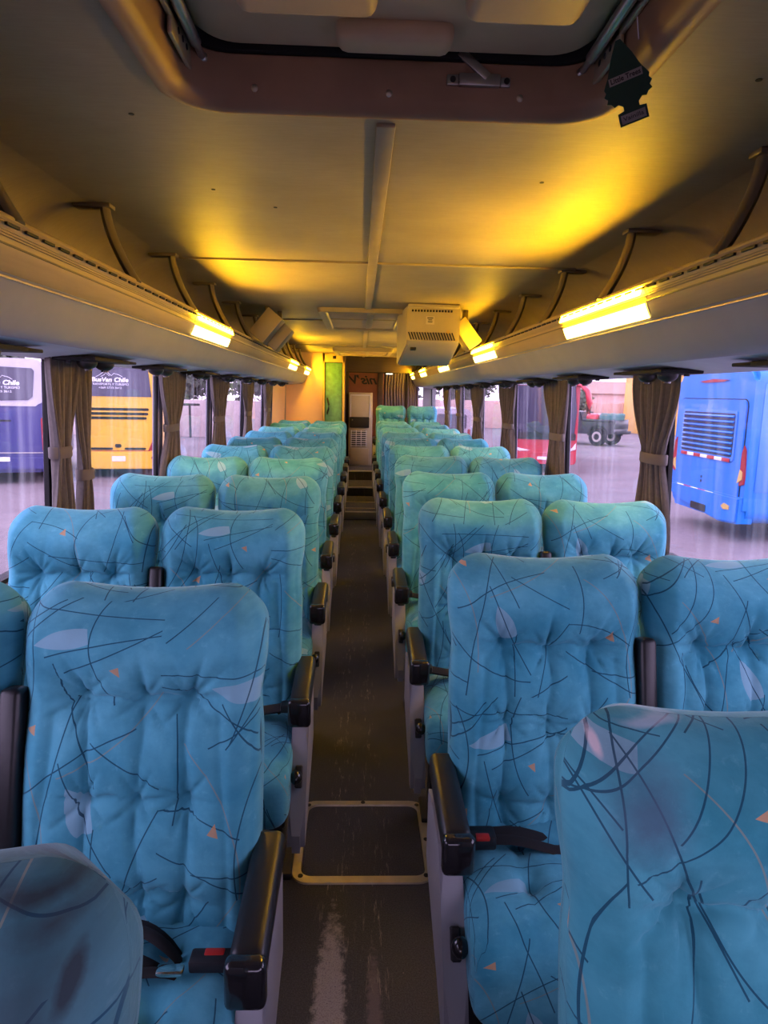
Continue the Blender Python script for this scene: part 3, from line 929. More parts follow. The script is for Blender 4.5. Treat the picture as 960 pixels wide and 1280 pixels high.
# ================================================================== seats
BW, BH, BT = 0.225, 0.655, 0.135          # half width, height and thickness of a backrest
Z_CREASE = 0.495
LEAN = 0.145
def smooth01(x):
    x = max(0.0, min(1.0, x)); return x * x * (3 - 2 * x)
def make_back(seed):
    rng = random.Random(seed)
    cols = [(-0.098 + rng.uniform(-.008, .008)), rng.uniform(-.008, .008), 0.098 + rng.uniform(-.008, .008)]
    rowz = [BH * 0.70, BH * 0.44, BH * 0.17]
    btn = [(c + rng.uniform(-.006, .006), r + rng.uniform(-.008, .008)) for r in rowz for c in cols]
    phase = [rng.uniform(0, 6.28) for _ in btn]
    def crease(t, w):
        """a sewn-in fold: sharp in the middle, soft shoulders"""
        t = abs(t) / w
        return math.exp(-t * 1.6) if t < 6 else 0.0
    def relief(x, v):
        """outward bulge of the upholstery at (x, v): buttons, channels, pleats"""
        d = 0.0
        up = v - rowz[0]
        # head cushion and body bulge
        d += 0.020 * math.exp(-((up - 0.105) / 0.075) ** 2)
        d += 0.014 * math.exp(-((v - BH * 0.42) / 0.2) ** 2)
        # neck crease between and beside the buttons
        ed = smooth01((0.19 - abs(x)) / 0.09)
        sag = 0.006 * cos(x * 64)
        d -= 0.013 * crease(up + sag, 0.013) * ed
        for rz, am in ((rowz[1], 0.0045), (rowz[2], 0.0045)):
            d -= am * crease(v - rz + sag, 0.010) * smooth01((0.15 - abs(x)) / 0.06)
        # vertical channels between the rows of buttons
        for n, c in enumerate(cols):
            w = smooth01((rowz[0] - v) / 0.02) * smooth01((v + 0.05) / 0.1)
            cx = c + 0.005 * sin(v * 17 + c * 40)
            d -= (0.010 if n != 1 else 0.007) * crease(x - cx, 0.014) * w
            # gathers running up into the head cushion
            w2 = smooth01(up / 0.01) * smooth01((0.11 - up) / 0.10)
            for k, am in ((0.9, 0.006), (1.9, 0.004), (-0.6, 0.004)):
                d -= am * crease(x - c - up * k * (0.35 if c == 0 else c / 0.098 * 0.45), 0.008) * w2
        # side creases that set off the wings
        for sg in (-1, 1):
            w = smooth01((rowz[0] + 0.01 - v) / 0.05)
            d -= 0.005 * crease(x - sg * (0.160 + 0.01 * sin(v * 11)), 0.018) * w
            # long pleats from the outer buttons to the shoulders
            bx, bz = btn[1 + sg]
            for ang, ln, am in ((0.75, 0.15, 0.008), (0.2, 0.11, 0.006), (-0.45, 0.12, 0.006), (1.2, 0.13, 0.005)):
                dx, dz = (x - bx) * sg, v - bz
                al = dx * cos(ang) + dz * sin(ang); pe = -dx * sin(ang) + dz * cos(ang)
                if 0 < al < ln: d -= am * crease(pe, 0.007) * smooth01(al / 0.01) * smooth01((ln - al) / ln)
        for (bx, bz), ph in zip(btn, phase):
            dx, dz = x - bx, v - bz
            r = sqrt(dx * dx + dz * dz)
            if r < 0.16:
                d -= 0.012 * crease(r, 0.014) + 0.008 * math.exp(-(r / 0.045) ** 2)
                th = math.atan2(dz, dx)
                d -= 0.0055 * math.exp(-(sin(3.5 * th + ph) / 0.30) ** 2) * math.exp(-((r - 0.02) / 0.035) ** 2)
        d += 0.0035 * noise.noise(Vector((x * 9, v * 9, seed * 3.1))) + 0.0018 * noise.noise(Vector((x * 24, v * 15, seed * 5.1)))
        return d * 1.75
    vs, uvs, rings = [], [], []
    NF = 95
    r, ry = 0.082, 0.058
    lv = [(BH - r) * i / 104 for i in range(105)]
    slices = [(v, 0.0) for v in lv] + [(BH - r + r * sin(a), a) for a in [pi / 2 * k / 13 for k in range(1, 14)]]
    for v, a in slices:
        # half width: narrower below the head cushion
        body = 0.221 + 0.004 * smooth01((v - BH * 0.66) / (BH * 0.16)) - 0.006 * math.exp(-((v - BH * 0.69) / 0.05) ** 2)
        w = body - r * (1 - cos(a)) * 1.0
        yf = ry * (1 - cos(a)); yb = BT - (BT - ry) * (1 - cos(a))
        t = max(1e-4, yb - yf)
        rc = min(0.05, t * 0.49, w * 0.9)
        ring = []
        for i in range(NF):
            q = -1 + 2 * i / (NF - 1)
            sx = 0.72 * q + 0.28 * sin(pi / 2 * q)
            x = w * sx
            e = abs(x) - (w - rc)
            cy = (rc - sqrt(max(0, rc * rc - e * e))) if e > 0 else 0.0
            edge = smooth01((w - abs(x)) / 0.05)
            f = relief(x, v) * edge * cos(a) ** 0.5 if a < pi / 2 - 1e-6 else 0.0
            welt = 0.0035 * crease(abs(x) - (w - 0.014), 0.005) * cos(a) if a < 1.3 else 0
            ring.append((x, yf + cy - f + welt, x, 0))
        for k in (1, 2, 3):
            yy = yf + rc + (yb - yf - 2 * rc) * k / 4
            ring.append((w, yy, w + yy, 0))
        for i in range(9):
            x = w - 2 * w * i / 8
            e = abs(x) - (w - rc)
            cy = (rc - sqrt(max(0, rc * rc - e * e))) if e > 0 else 0.0
            ring.append((x, yb - cy, x + .3, 0))
        for k in (3, 2, 1):
            yy = yf + rc + (yb - yf - 2 * rc) * k / 4
            ring.append((-w, yy, -w - yy, 0))
        ids = []
        for (x, y, uu, _) in ring:
            top = smooth01((v - (BH - 0.14)) / 0.14)
            saddle = -0.013 * (1 - min(1, (x / 0.15) ** 2)) * top
            zz = v + saddle
            yy = y - LEAN * (1 - zz / BH) - 0.012 * sin(pi * v / BH)
            ids.append(len(vs)); vs.append((x, yy, Z_CREASE + zz)); uvs.append((uu, v + (yf * 1.2 if a > 0 else 0)))
        rings.append(ids)
    fs = []
    n = len(rings[0])
    for a_, b_ in zip(rings[:-1], rings[1:]):
        for i in range(n): fs.append((a_[i], a_[(i + 1) % n], b_[(i + 1) % n], b_[i]))
    fs.append(tuple(rings[0]))
    me = pyd('backrest', vs, fs, True, uvs)
    me.materials.append(M['fabric'])
    return me

def make_cushion(seed):
    rng = random.Random(seed)
    hx, hy, hz, r = 0.218, 0.215, 0.095, 0.055
    btn = [(sx * 0.085, yy) for sx in (-1, 1) for yy in (-0.06, 0.07)]
    def disp(q):
        x, y, z = q
        if z > 0:
            w = smooth01((hx - abs(x)) / 0.06) * smooth01((hy - abs(y)) / 0.06)
            d = 0.016 * (1 - (x / hx) ** 2) - 0.0
            for bx, by in btn:
                rr = sqrt((x - bx) ** 2 + (y - by) ** 2)
                d -= 0.020 * math.exp(-(rr / 0.022) ** 2) + 0.005 * math.exp(-(rr / 0.06) ** 2)
                d += 0.003 * cos(7 * math.atan2(y - by, x - bx) + seed) * math.exp(-((rr - .035) / .03) ** 2)
            for bx in (-.085, .085): d -= 0.007 * math.exp(-((x - bx) / 0.014) ** 2)
            d += 0.004 * noise.noise(Vector((x * 10, y * 10, seed)))
            z += d * w
        # front edge bulges and drops a little
        fr = smooth01((-y - 0.08) / 0.13)
        z -= 0.018 * fr
        y -= 0.010 * (1 - (z / hz) ** 2) * fr
        return Vector((x, y, z))
    return rbox('seat_cushion', (hx, hy, hz), r, n=22, k=5, disp=disp,
                uvf=lambda v: (v.x + math.copysign(1, v.x) * (max(0, hz - v.z - .02) if abs(v.x) > hx - 0.03 and v.y > -hy + .03 else 0), v.y + 0.9 - (max(0, hz - v.z - .02) if v.y < -hy + .06 else 0)))

BACKS = [make_back(s) for s in (1, 2, 3)]
CUSH = [make_cushion(s) for s in (1, 2)]
for c in CUSH: c.materials.append(M['fabric'])
ARM_Z = 0.655

def arm_meshes():
    bm = bmesh.new()
    # long padded arm, lower at the front end, thicker at the back
    add_box(bm, (0, -0.185, ARM_Z), (0.058, 0.29, 0.058), 0.016, 3)
    add_box(bm, (0, -0.20, ARM_Z - 0.045), (0.034, 0.22, 0.05), 0.008, 2)
    for v in bm.verts: v.co.z += 0.06 * (v.co.y + 0.18)
    arm = from_bm('armrest', bm)
    arm.materials.append(M['black'])
    bm = bmesh.new()
    add_box(bm, (0, -0.340, ARM_Z - 0.016), (0.064, 0.034, 0.080), 0.012, 3)
    cap = from_bm('arm_cap', bm); cap.materials.append(M['gloss'])
    # side panel under the arm
    bm = bmesh.new()
    pts = [(-0.02, 0.60), (-0.13, 0.615), (-0.245, 0.600), (-0.315, 0.50), (-0.385, 0.40), (-0.435, 0.325), (-0.43, 0.27), (-0.385, 0.262), (-0.30, 0.33), (-0.16, 0.38), (-0.02, 0.40)]
    add_prism(bm, pts, 'x', -0.026, 0.022, 0.013)
    side = from_bm('side_panel', bm); side.materials.append(M['grey'])
    bm = bmesh.new()
    add_box(bm, (0.0, -0.352, 0.452), (0.020, 0.024, 0.060), 0.003, 1, Matrix.Rotation(radians(-35), 3, 'X'))
    slot = from_bm('knob_slot', bm); slot.materials.append(M['ink'])
    bm = bmesh.new()
    add_ball(bm, (0, -0.372, 0.462), (0.017, 0.022, 0.020), 14)
    add_cyl(bm, (0, -0.345, 0.445), (0, -0.37, 0.46), 0.009)
    knob = from_bm('recline_knob', bm, 1.2); knob.materials.append(M['gloss'])
    return arm, cap, side, slot, knob
ARM, CAP, PANEL, SLOT, KNOB = arm_meshes()

def frame_mesh():
    bm = bmesh.new()
    add_box(bm, (0, -0.20, 0.335), (0.40, 0.36, 0.05), 0.006)
    for x in (-0.15, 0.15):
        add_box(bm, (x, -0.12, 0.155), (0.045, 0.10, 0.31), 0.006)
    add_box(bm, (0, -0.12, 0.012), (0.40, 0.14, 0.024), 0.004)
    m = from_bm('seat_frame', bm); m.materials.append(M['dark_metal'])
    bm = bmesh.new()
    add_prism(bm, [(-0.18, 0.50), (0.18, 0.50), (0.18, 1.00), (0.14, 1.05), (-0.14, 1.05), (-0.18, 1.00)], 'y', 0.0, 0.02, 0.006)
    for v in bm.verts: v.co.y += BT - 0.002 - LEAN * (1 - (v.co.z - Z_CREASE) / BH)
    b = from_bm('back_shell', bm); b.materials.append(M['grey'])
    return m, b
FRAME, SHELL = frame_mesh()
def mid_arm():
    bm = bmesh.new()
    add_box(bm, (0, 0, 0.0), (0.040, 0.05, 0.30), 0.012, 3)
    m = from_bm('middle_armrest', bm); m.materials.append(M['black'])
    return m
MIDARM = mid_arm()

def make_seat(side, kind, back, cush):
    """side -1 left block, +1 right block; kind 'aisle' or 'window'"""
    t = root('coach_chair', (0, 0, 0), '', 'seat', 'patterned bus seats')
    link('backrest', back, None, t)
    c = link('seat_cushion', cush, None, t, (0, -0.255, 0.455))
    link('seat_frame', FRAME, None, t)
    link('back_shell', SHELL, None, t)
    if kind == 'aisle':
        ax = -side * 0.238
        a = link('armrest', ARM, None, t, (ax, 0, 0))
        link('arm_cap', CAP, None, a)
        p = link('side_panel', PANEL, None, t, (ax, 0, 0))
        link('knob_slot', SLOT, None, p)
        link('recline_knob', KNOB, None, p, (side * 0.006, 0, 0))
        link('middle_armrest', MIDARM, None, t, (side * 0.226, -0.075, 0.83), (radians(-14), 0, 0))
    return t

PROTO = {}
LX = {'aisle': -0.397, 'window': -0.858}
RXS = {'aisle': 0.443, 'window': 0.906}
def seat_label(side, kind, k):
    names = ['nearest', 'second', 'third', 'fourth', 'fifth', 'sixth', 'seventh', 'eighth', 'ninth', 'tenth', 'eleventh']
    n = names[k] + (' row' if k else ' row, cut by the picture edge')
    return 'blue-green patterned velvet seat beside the %s, %s block, %s' % ('aisle' if kind == 'aisle' else 'window', SIDE[side], n)
def o_back(o):
    return next(c for c in bpy.data.objects if c.parent == o and c.name.startswith('backrest'))
def place_seats():
    left_y = [0.445] + [1.25 + 0.877 * k for k in range(10)]
    right_y = [0.72] + [1.54 + 0.877 * k for k in range(10)]
    rng = random.Random(5)
    made = []
    for side, ys, X in ((-1, left_y, LX), (1, right_y, RXS)):
        for k, y in enumerate(ys):
            for kind in ('aisle', 'window'):
                if k == 0 and kind == 'window': continue
                b = BACKS[(k + (0 if kind == 'aisle' else 1) + (side > 0)) % 3]
                key = (side, kind, b.name)
                if k == 0: key = key + ('worn',)
                if key not in PROTO:
                    o = PROTO[key] = make_seat(side, kind, b, CUSH[k % 2])
                    index_children()
                else:
                    o = copy_tree(PROTO[key])
                dy = rng.uniform(-.012, .012) if k > 1 else 0
                o.location = (X[kind] + (0.03 if k == 0 and side > 0 else 0) + rng.uniform(-.004, .004) * (k > 1), y + dy, 0.0)
                o.rotation_euler = (0, 0, radians(rng.uniform(-.4, .4)) if k > 1 else 0)
                o['label'] = seat_label(side, kind, k)
                if k == 0:
                    me = o_back(o).data.copy(); me.materials.clear()
                    me.materials.append(M['fabric_left' if side < 0 else 'fabric_right'])
                    o_back(o).data = me
                    o['label'] = ('grey-stained, shade-darkened velvet seat at the bottom left corner, beside the aisle' if side < 0 else 'large blue-green velvet seat with worn corner at the bottom right, beside the aisle')
                made.append(o)
    # the last pair on the raised platform
    for kind, lab in (('aisle', 'dark blue-green high seat on the rear platform next to the cabinet'), ('window', 'light blue high seat on the rear platform next to the right wall')):
        o = copy_tree(PROTO[(1, kind, BACKS[0].name)] if (1, kind, BACKS[0].name) in PROTO else PROTO[(1, kind, BACKS[1].name)])
        o.location = (RXS[kind] + 0.02, 10.28, 0.20)
        o['label'] = lab
place_seats()

# belts lying on the two nearest pairs
def build_belts():
    t = root('seat_belt', (-0.330, 1.06, 0.565), 'black lap belt with silver tongue and red button buckle on the second left aisle seat', 'seat belt')
    bm = bmesh.new()
    for i, (x0, x1, y, hh) in enumerate(((-0.13, 0.03, 0.01, 0.050), (-0.10, 0.045, -0.012, 0.062), (-0.12, 0.02, -0.034, 0.046), (-0.085, 0.05, -0.055, 0.034))):
        pts = []
        for k in range(11):
            u = k / 10
            pts.append((x0 + (x1 - x0) * u, y + 0.012 * sin(u * 4 + i), -0.022 + hh * sin(pi * u) ** 0.7))
        add_tube(bm, pts, 0.012, 8, 0.32)
    link('webbing', from_bm('webbing', bm, 1.0), M['webbing'], t)
    bk = box('buckle', (0.095, -0.04, 0.010), (0.070, 0.034, 0.022), M['dark_metal'], t, 0.005)
    box('release_button', (0.100, -0.034, 0.020), (0.034, 0.016, 0.006), M['red'], bk, 0.003)
    tg = box('tongue', (0.032, -0.060, 0.010), (0.045, 0.022, 0.010), M['chrome'], t, 0.004)
    t = root('seat_belt', (0.40, 1.36, 0.555), 'black webbing belt bunched in the crease of the second right aisle seat', 'seat belt')
    bm = bmesh.new()
    for i, (y, z, w) in enumerate(((0.012, 0.004, 0.020), (-0.022, 0.010, 0.018))):
        pts = []
        for k in range(12):
            u = k / 11
            pts.append((-0.12 + 0.34 * u, y - 0.035 * u + 0.006 * sin(u * 6 + i * 2), z + 0.016 * sin(pi * min(1, u * 2.2)) * (1 - u) - 0.004 * u))
        add_tube(bm, pts, w, 8, 0.22)
    link('webbing', from_bm('webbing', bm, 1.0), M['webbing'], t)
    b2 = box('buckle', (-0.125, -0.03, 0.028), (0.06, 0.045, 0.032), M['black'], t, 0.006)
    box('release_button', (-0.125, -0.045, 0.040), (0.030, 0.018, 0.010), M['red'], b2, 0.003)
    # belt stalks at the aisle side of the following rows
    for side, k, y in ((-1, 3, 2.127), (1, 3, 2.417), (1, 4, 3.294)):
        x = -0.195 if side < 0 else 0.235
        lab = 'short black belt stalk between cushion and backrest of the %s aisle seat, %s block' % (ORD[k - 1], SIDE[side])
        t = root('seat_belt', (x, y - 0.2, 0.575), lab, 'seat belt')
        tube('webbing', [(-0.03, -0.02, 0.02), (0, -0.02, 0.03), (-side * -0.08, -0.01, 0.012), (side * 0.17, 0.02, 0.0)], 0.026, M['webbing'], t, 8, 0.4)
        box('buckle', (-side * 0.012, -0.025, 0.032), (0.07, 0.04, 0.026), M['black'], t, 0.006)
build_belts()

# ================================================================== curtains
def curtain_mesh(hw, z0, z1, tie, npl, amp, seed, bias=0.0):
    """pleated cloth gathered at the tie: local u runs along y, pleats in x"""
    rng = random.Random(seed)
    ph = rng.uniform(0, 6.28); ph2 = rng.uniform(0, 6.28)
    NU, NV = npl * 8, 44
    vs, uvs, fs = [], [], []
    for j in range(NV + 1):
        z = z0 + (z1 - z0) * j / NV
        d = z - tie
        g = 0.44 + 0.50 * smooth01(abs(d) / (0.30 if d > 0 else 0.40)) ** 0.8 * (1.0 if d > 0 else 0.75)
        g = min(1.0, g)
        cx = bias * (1 - g)
        for i in range(NU + 1):
            q = -1 + 2 * i / NU
            wob = 0.10 * sin(q * 5 + ph2) * (1 - abs(q))
            y = hw * g * (q + wob * 0.4) + cx * hw
            x = amp * (0.75 + 0.6 * (1 - g)) * (sin(npl * pi * (q + 0.06 * sin(z * 7 + ph)) + ph) + 0.35 * sin(npl * 2.3 * q + z * 5 + ph2))
            vs.append((x, y, z)); uvs.append((q * hw * 2.2 + 0.5, z))
    for j in range(NV):
        for i in range(NU):
            a = j * (NU + 1) + i
            fs.append((a, a + 1, a + NU + 2, a + NU + 1))
    return pyd('curtain', vs, fs, True, uvs)

def build_curtain(s, a, b, tie, seed, label, bias=0.0):
    hw = (b - a) / 2
    me = curtain_mesh(hw, 0.93, 1.625, tie, max(4, int(hw * 2 / 0.075)), 0.016, seed, bias)
    x = wall_x(s, 1.28, 0.040)
    o = link('curtain', me, M['curtain'], None, (x, (a + b) / 2, 0))
    # follow the lean of the wall
    o.rotation_euler = (0, 0, 0)
    for v in me.vertices: v.co.x += -s * 0.037 * (v.co.z - 1.28)
    sm = o.modifiers.new('thickness', 'SOLIDIFY'); sm.thickness = 0.0025
    tag(o, label, 'curtain', 'side window curtains')
    w = hw * 0.44 + 0.012
    bm = bmesh.new()
    n = 24
    lo = [(0.030 * cos(2 * pi * k / n), bias * 0.56 * hw + w * sin(2 * pi * k / n)) for k in range(n)]
    loop_mesh(bm, [[(p[0] * f, p[1] * f2, tie + dz) for p in lo] for f, f2, dz in ((.97, .99, -.021), (1.06, 1.02, -.017), (1.06, 1.02, .017), (.97, .99, .021))])
    link('tieback', from_bm('tieback', bm, 1.0), M['curtain'], o)
    return o

def build_curtains():
    build_curtain(-1, 2.43, 2.69, 1.285, 3, 'grey-brown striped curtain tied back beside the nearest left window post', -0.25)
    o = build_curtain(-1, 2.66, 2.83, 1.18, 4, 'brown loose curtain just behind the nearest left tied curtain, beside the yellow bus', 0.2)
    labs = ['left curtain between the yellow bus and the pale yard wall', 'left curtain third window post from the camera', 'left curtain fourth window post from the camera', 'left curtain on the last post before the orange cabin wall']
    for i, (a, b) in enumerate(((3.77, 4.31), (5.06, 5.75), (6.50, 7.12), (7.85, 8.60))):
        build_curtain(-1, a, b, 1.30, 10 + i, 'brown pleated tied ' + labs[i])
    labs = ['wide brown pleated tied right curtain nearest the camera, in front of the blue bus', 'brown tied right curtain in front of the red bus',
            'brown tied right curtain just beyond the red bus, third post', 'brown tied right curtain at the fourth window post', 'brown tied right curtain at the fifth window post', 'farthest narrow tied right curtain near the last seats']
    for i, (a, b) in enumerate(((2.51, 2.97), (3.92, 4.44), (5.25, 5.92), (6.62, 7.42), (8.1, 8.62), (9.2, 9.82))):
        build_curtain(1, a, b, 1.285, 30 + i, labs[i], -0.25 if i else 0.1)
build_curtains()

# ================================================================== rear of the bus
def build_rear():
    yc = 10.5
    # toilet cabin front, narrow green door and its frame
    w = struct(box('wall_cabin', ((-1.22 - 0.555) / 2, yc + 0.03, 1.05), (1.22 - 0.555, 0.06, 2.1), M['orange'], bevel=0.0))
    cyl('corner_bead', (-1.128, yc - 0.002, 0.4), (-1.115, yc - 0.002, 1.62), 0.010, M['grey'], w)
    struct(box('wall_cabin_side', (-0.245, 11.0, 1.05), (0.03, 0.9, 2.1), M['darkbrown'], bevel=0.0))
    d = root('door_1', (-0.395, yc - 0.01, 0.0), '', 'door'); del d['label']; del d['category']; d['kind'] = 'structure'
    bm = bmesh.new()
    add_box(bm, (-0.148, 0, 1.05), (0.032, 0.06, 2.08), 0.004)
    add_box(bm, (0.148, 0, 1.05), (0.032, 0.06, 2.08), 0.004)
    add_box(bm, (0, 0, 2.025), (0.328, 0.06, 0.13), 0.004)
    link('frame', from_bm('frame', bm), M['gold'], d)
    p = box('door_panel', (0, 0.012, 1.14), (0.262, 0.03, 1.64), M['green'], d, 0.003)
    bm = bmesh.new()
    for c, sz in (((-.13, -.004, 1.14), (.012, .03, 1.65)), ((.13, -.004, 1.14), (.012, .03, 1.65)), ((0, -.004, 1.957), (.27, .03, .012))):
        add_box(bm, c, sz)
    link('door_seal', from_bm('door_seal', bm), M['rubber'], d)
    tube('handle', [(-0.092, -0.005, 1.20), (-0.092, -0.03, 1.215), (-0.070, -0.045, 1.28), (-0.070, -0.045, 1.34), (-0.088, -0.03, 1.41), (-0.092, -0.005, 1.43)], 0.013, M['black'], p)
    box('indicator', (0.01, -0.032, 2.03), (0.05, 0.01, 0.045), M['ink'], d, 0.003)
    # rear wall with the window left free on the right
    w = struct(box('wall_rear', (-0.15, 12.05, 1.2), (2.3, 0.06, 1.8), M['darkbrown'], bevel=0))
    box('rear_panel', (1.20, 12.05, 1.2), (0.22, 0.06, 1.8), M['grey'], w, bevel=0)
    box('rear_panel', (1.04, 12.05, 0.78), (0.12, 0.06, 0.96), M['grey'], w, bevel=0)
    p = struct(box('window_41', (1.045, 12.05, 1.50), (0.10, 0.006, 0.50), M['glass'], bevel=0))
    box('rubber_seal', (1.045, 12.03, 1.47), (0.10, 0.02, 0.02), M['rubber'], p, bevel=0)
    h = struct(box('wall_rear_header', (0.42, 11.42, 1.975), (1.45, 0.05, 0.25), M['header'], bevel=0.004))
    box('header_edge', (0.42, 11.40, 1.848), (1.45, 0.03, 0.012), M['rubber'], h, bevel=0.002)
    b = struct(box('wall_rear_board', (0.06, 11.45, 1.10), (0.66, 0.04, 1.50), M['brown'], bevel=0.0))
    box('edge_post', (0.33, 11.40, 1.10), (0.09, 0.06, 1.50), M['darkbrown'], b, bevel=0.004)
    box('edge_post', (-0.215, 11.40, 1.10), (0.06, 0.06, 1.50), M['darkbrown'], b, bevel=0.004)
    # script lettering that reads mirrored from inside
    mt = Matrix.Translation((0.065, 11.42, 1.725)) @ Matrix.Rotation(pi / 2, 4, 'X') @ Matrix.Diagonal((-1, 1, 1, 1))
    text_mesh('lettering', "nis’V", 0.20, M['ink'], b, mt, 0.002, 0.35, 0.95, 0.004, 0.50)
    # small white strip lamp under the header
    t = root('strip_light', (0.47, 11.36, 1.835), 'tiny white strip light under the rear header above the grey rear curtain', 'lamp')
    box('housing', (0, 0, 0.006), (0.12, 0.04, 0.012), M['grey'], t, 0.002)
    box('diffuser', (0, -0.004, -0.003), (0.10, 0.032, 0.010), M['white_lamp'], t, 0.002)
    # service cabinet
    t = root('service_cabinet', (0.015, 11.38, 0.355), 'cream cabinet with black shelf and white vent grille at the end of the aisle', 'cabinet')
    box('body', (0, -0.12, 0.585), (0.38, 0.24, 1.17), M['cream'], t, 0.008)
    dp = box('upper_door', (-0.008, -0.245, 0.95), (0.29, 0.016, 0.34), M['cream'], t, 0.006)
    bm = bmesh.new()
    for c, sz in (((-.008, -.25, 1.13), (.32, .02, .018)), ((-.162, -.25, .95), (.016, .02, .36)), ((.146, -.25, .95), (.016, .02, .36))):
        add_box(bm, c, sz, .003)
    link('door_frame', from_bm('door_frame', bm), M['white'], t)
    k = box('black_shelf', (-0.015, -0.262, 0.70), (0.31, 0.05, 0.17), M['ink'], t, 0.006)
    box('lock', (-.13, -.289, .735), (.022, .01, .022), M['chrome'], k, .003)
    g = box('grille_frame', (-0.025, -0.244, 0.44), (0.26, 0.014, 0.26), M['ink'], t, 0.003)
    for i in range(8): box('bar', (-0.025, -0.254, 0.325 + i * 0.033), (0.26, 0.012, 0.013), M['white'], g, 0.002)
    for i in range(4): box('bar', (-0.145 + i * 0.08, -0.255, 0.44), (0.012, 0.012, 0.26), M['white'], g, 0.002)
    box('lower_panel', (-0.01, -0.246, 0.15), (0.30, 0.012, 0.26), M['boxface'], t, 0.004)
    # rear curtains
    for i, (a, b2, lab) in enumerate(((0.40, 0.80, 'grey-purple full length curtain across the rear, beside the brown board'), (0.78, 1.02, 'grey-purple rear curtain next to the narrow strip of daylight'))):
        me = curtain_mesh((b2 - a) / 2 / 0.97, 0.37, 2.09, 3.5, 7 - 2 * i, 0.018, 50 + i)
        o = link('curtain', me, M['rearcurtain'], None, ((a + b2) / 2, 11.93, 0), (0, 0, -pi / 2))
        o.modifiers.new('thickness', 'SOLIDIFY').thickness = 0.0025
        tag(o, lab, 'curtain', 'rear curtains')
build_rear()

# ================================================================== things by the ceiling
def build_housing():
    t = root('vented_housing', (0.455, 4.62, CEIL), 'beige vented housing hanging from the ceiling above the right rack', 'housing')
    bm = bmesh.new()
    prof = [(0.0, -0.005), (0.0, -0.235), (0.03, -0.262), (0.50, -0.375), (0.62, -0.36), (0.72, -0.002)]
    add_prism(bm, prof, 'x', -0.155, 0.19, 0.010)
    for v in bm.verts:
        if v.co.y > 0.3 and v.co.x < 0: v.co.x -= 0.03
    link('body', from_bm('body', bm), M['unit'], t)
    box('top_flange', (0.015, -0.012, -0.016), (0.335, 0.02, 0.026), M['unit'], t, 0.005)
    # row of slanted slots and an upper slit row
    bm = bmesh.new()
    for i in range(17):
        add_box(bm, (-0.135 + i * 0.0178, -0.001, -0.205), (0.008, 0.006, 0.052), 0.002, 1, Matrix.Rotation(radians(-22), 3, 'Y'))
    link('slot', from_bm('slot', bm), M['ink'], t)['kind'] = 'stuff'
    bm = bmesh.new()
    for i in range(14):
        add_box(bm, (-0.12 + i * 0.0195, -0.001, -0.045), (0.012, 0.006, 0.014), 0.002, 1)
    link('slit', from_bm('slit', bm), M['ink'], t)['kind'] = 'stuff'
    st = box('sticker', (-0.005, -0.002, -0.105), (0.055, 0.004, 0.05), M['cream'], t, 0.001)
    for z, wd in ((-.09, .04), (-.102, .025), (-.114, .03)): box('sticker_line', (-.005, -.005, z), (wd, .002, .005), M['ink'], st, 0)
    cyl('indicator', (0.115, -0.004, -0.175), (0.115, 0.004, -0.175), 0.012, M['gold'], t)
    box('switch', (-0.105, 0.085, -0.281), (0.038, 0.03, 0.020), M['ink'], t, 0.003, rot=Matrix.Rotation(radians(-13), 3, 'X'))

def build_tilted(name, c, ang, wx, wz, dy, lab, grp):
    t = root(name, c, lab, 'box', grp)
    R = Matrix.Rotation(radians(ang), 3, 'Y')
    box('case', (0, dy / 2, 0), (wx, dy, wz), M['bracket'], t, 0.006, rot=R)
    box('mount', (0, dy * 0.7, (CEIL - c[2]) / 2), (0.03, 0.08, CEIL - c[2]), M['bracket'], t, 0.002)
    box('front_face', (0, 0.0, 0), (wx * 0.985, 0.012, wz * 0.985), M['boxface'], t, 0.004, rot=R)
build_housing()
build_tilted('tilted_box', (-0.655, 4.9, 1.965), 40, 0.125, 0.215, 0.20, 'nearer tilted pale square-faced box above the left rack', 'pale boxes above the racks')
build_tilted('tilted_box', (-0.600, 5.16, 1.915), 40, 0.105, 0.195, 0.20, 'lower farther tilted pale box above the left rack', 'pale boxes above the racks')
build_tilted('tilted_box', (0.725, 4.8, 1.935), -38, 0.105, 0.20, 0.20, 'tilted pale box above the right rack, half hidden by the vented housing', 'pale boxes above the racks')

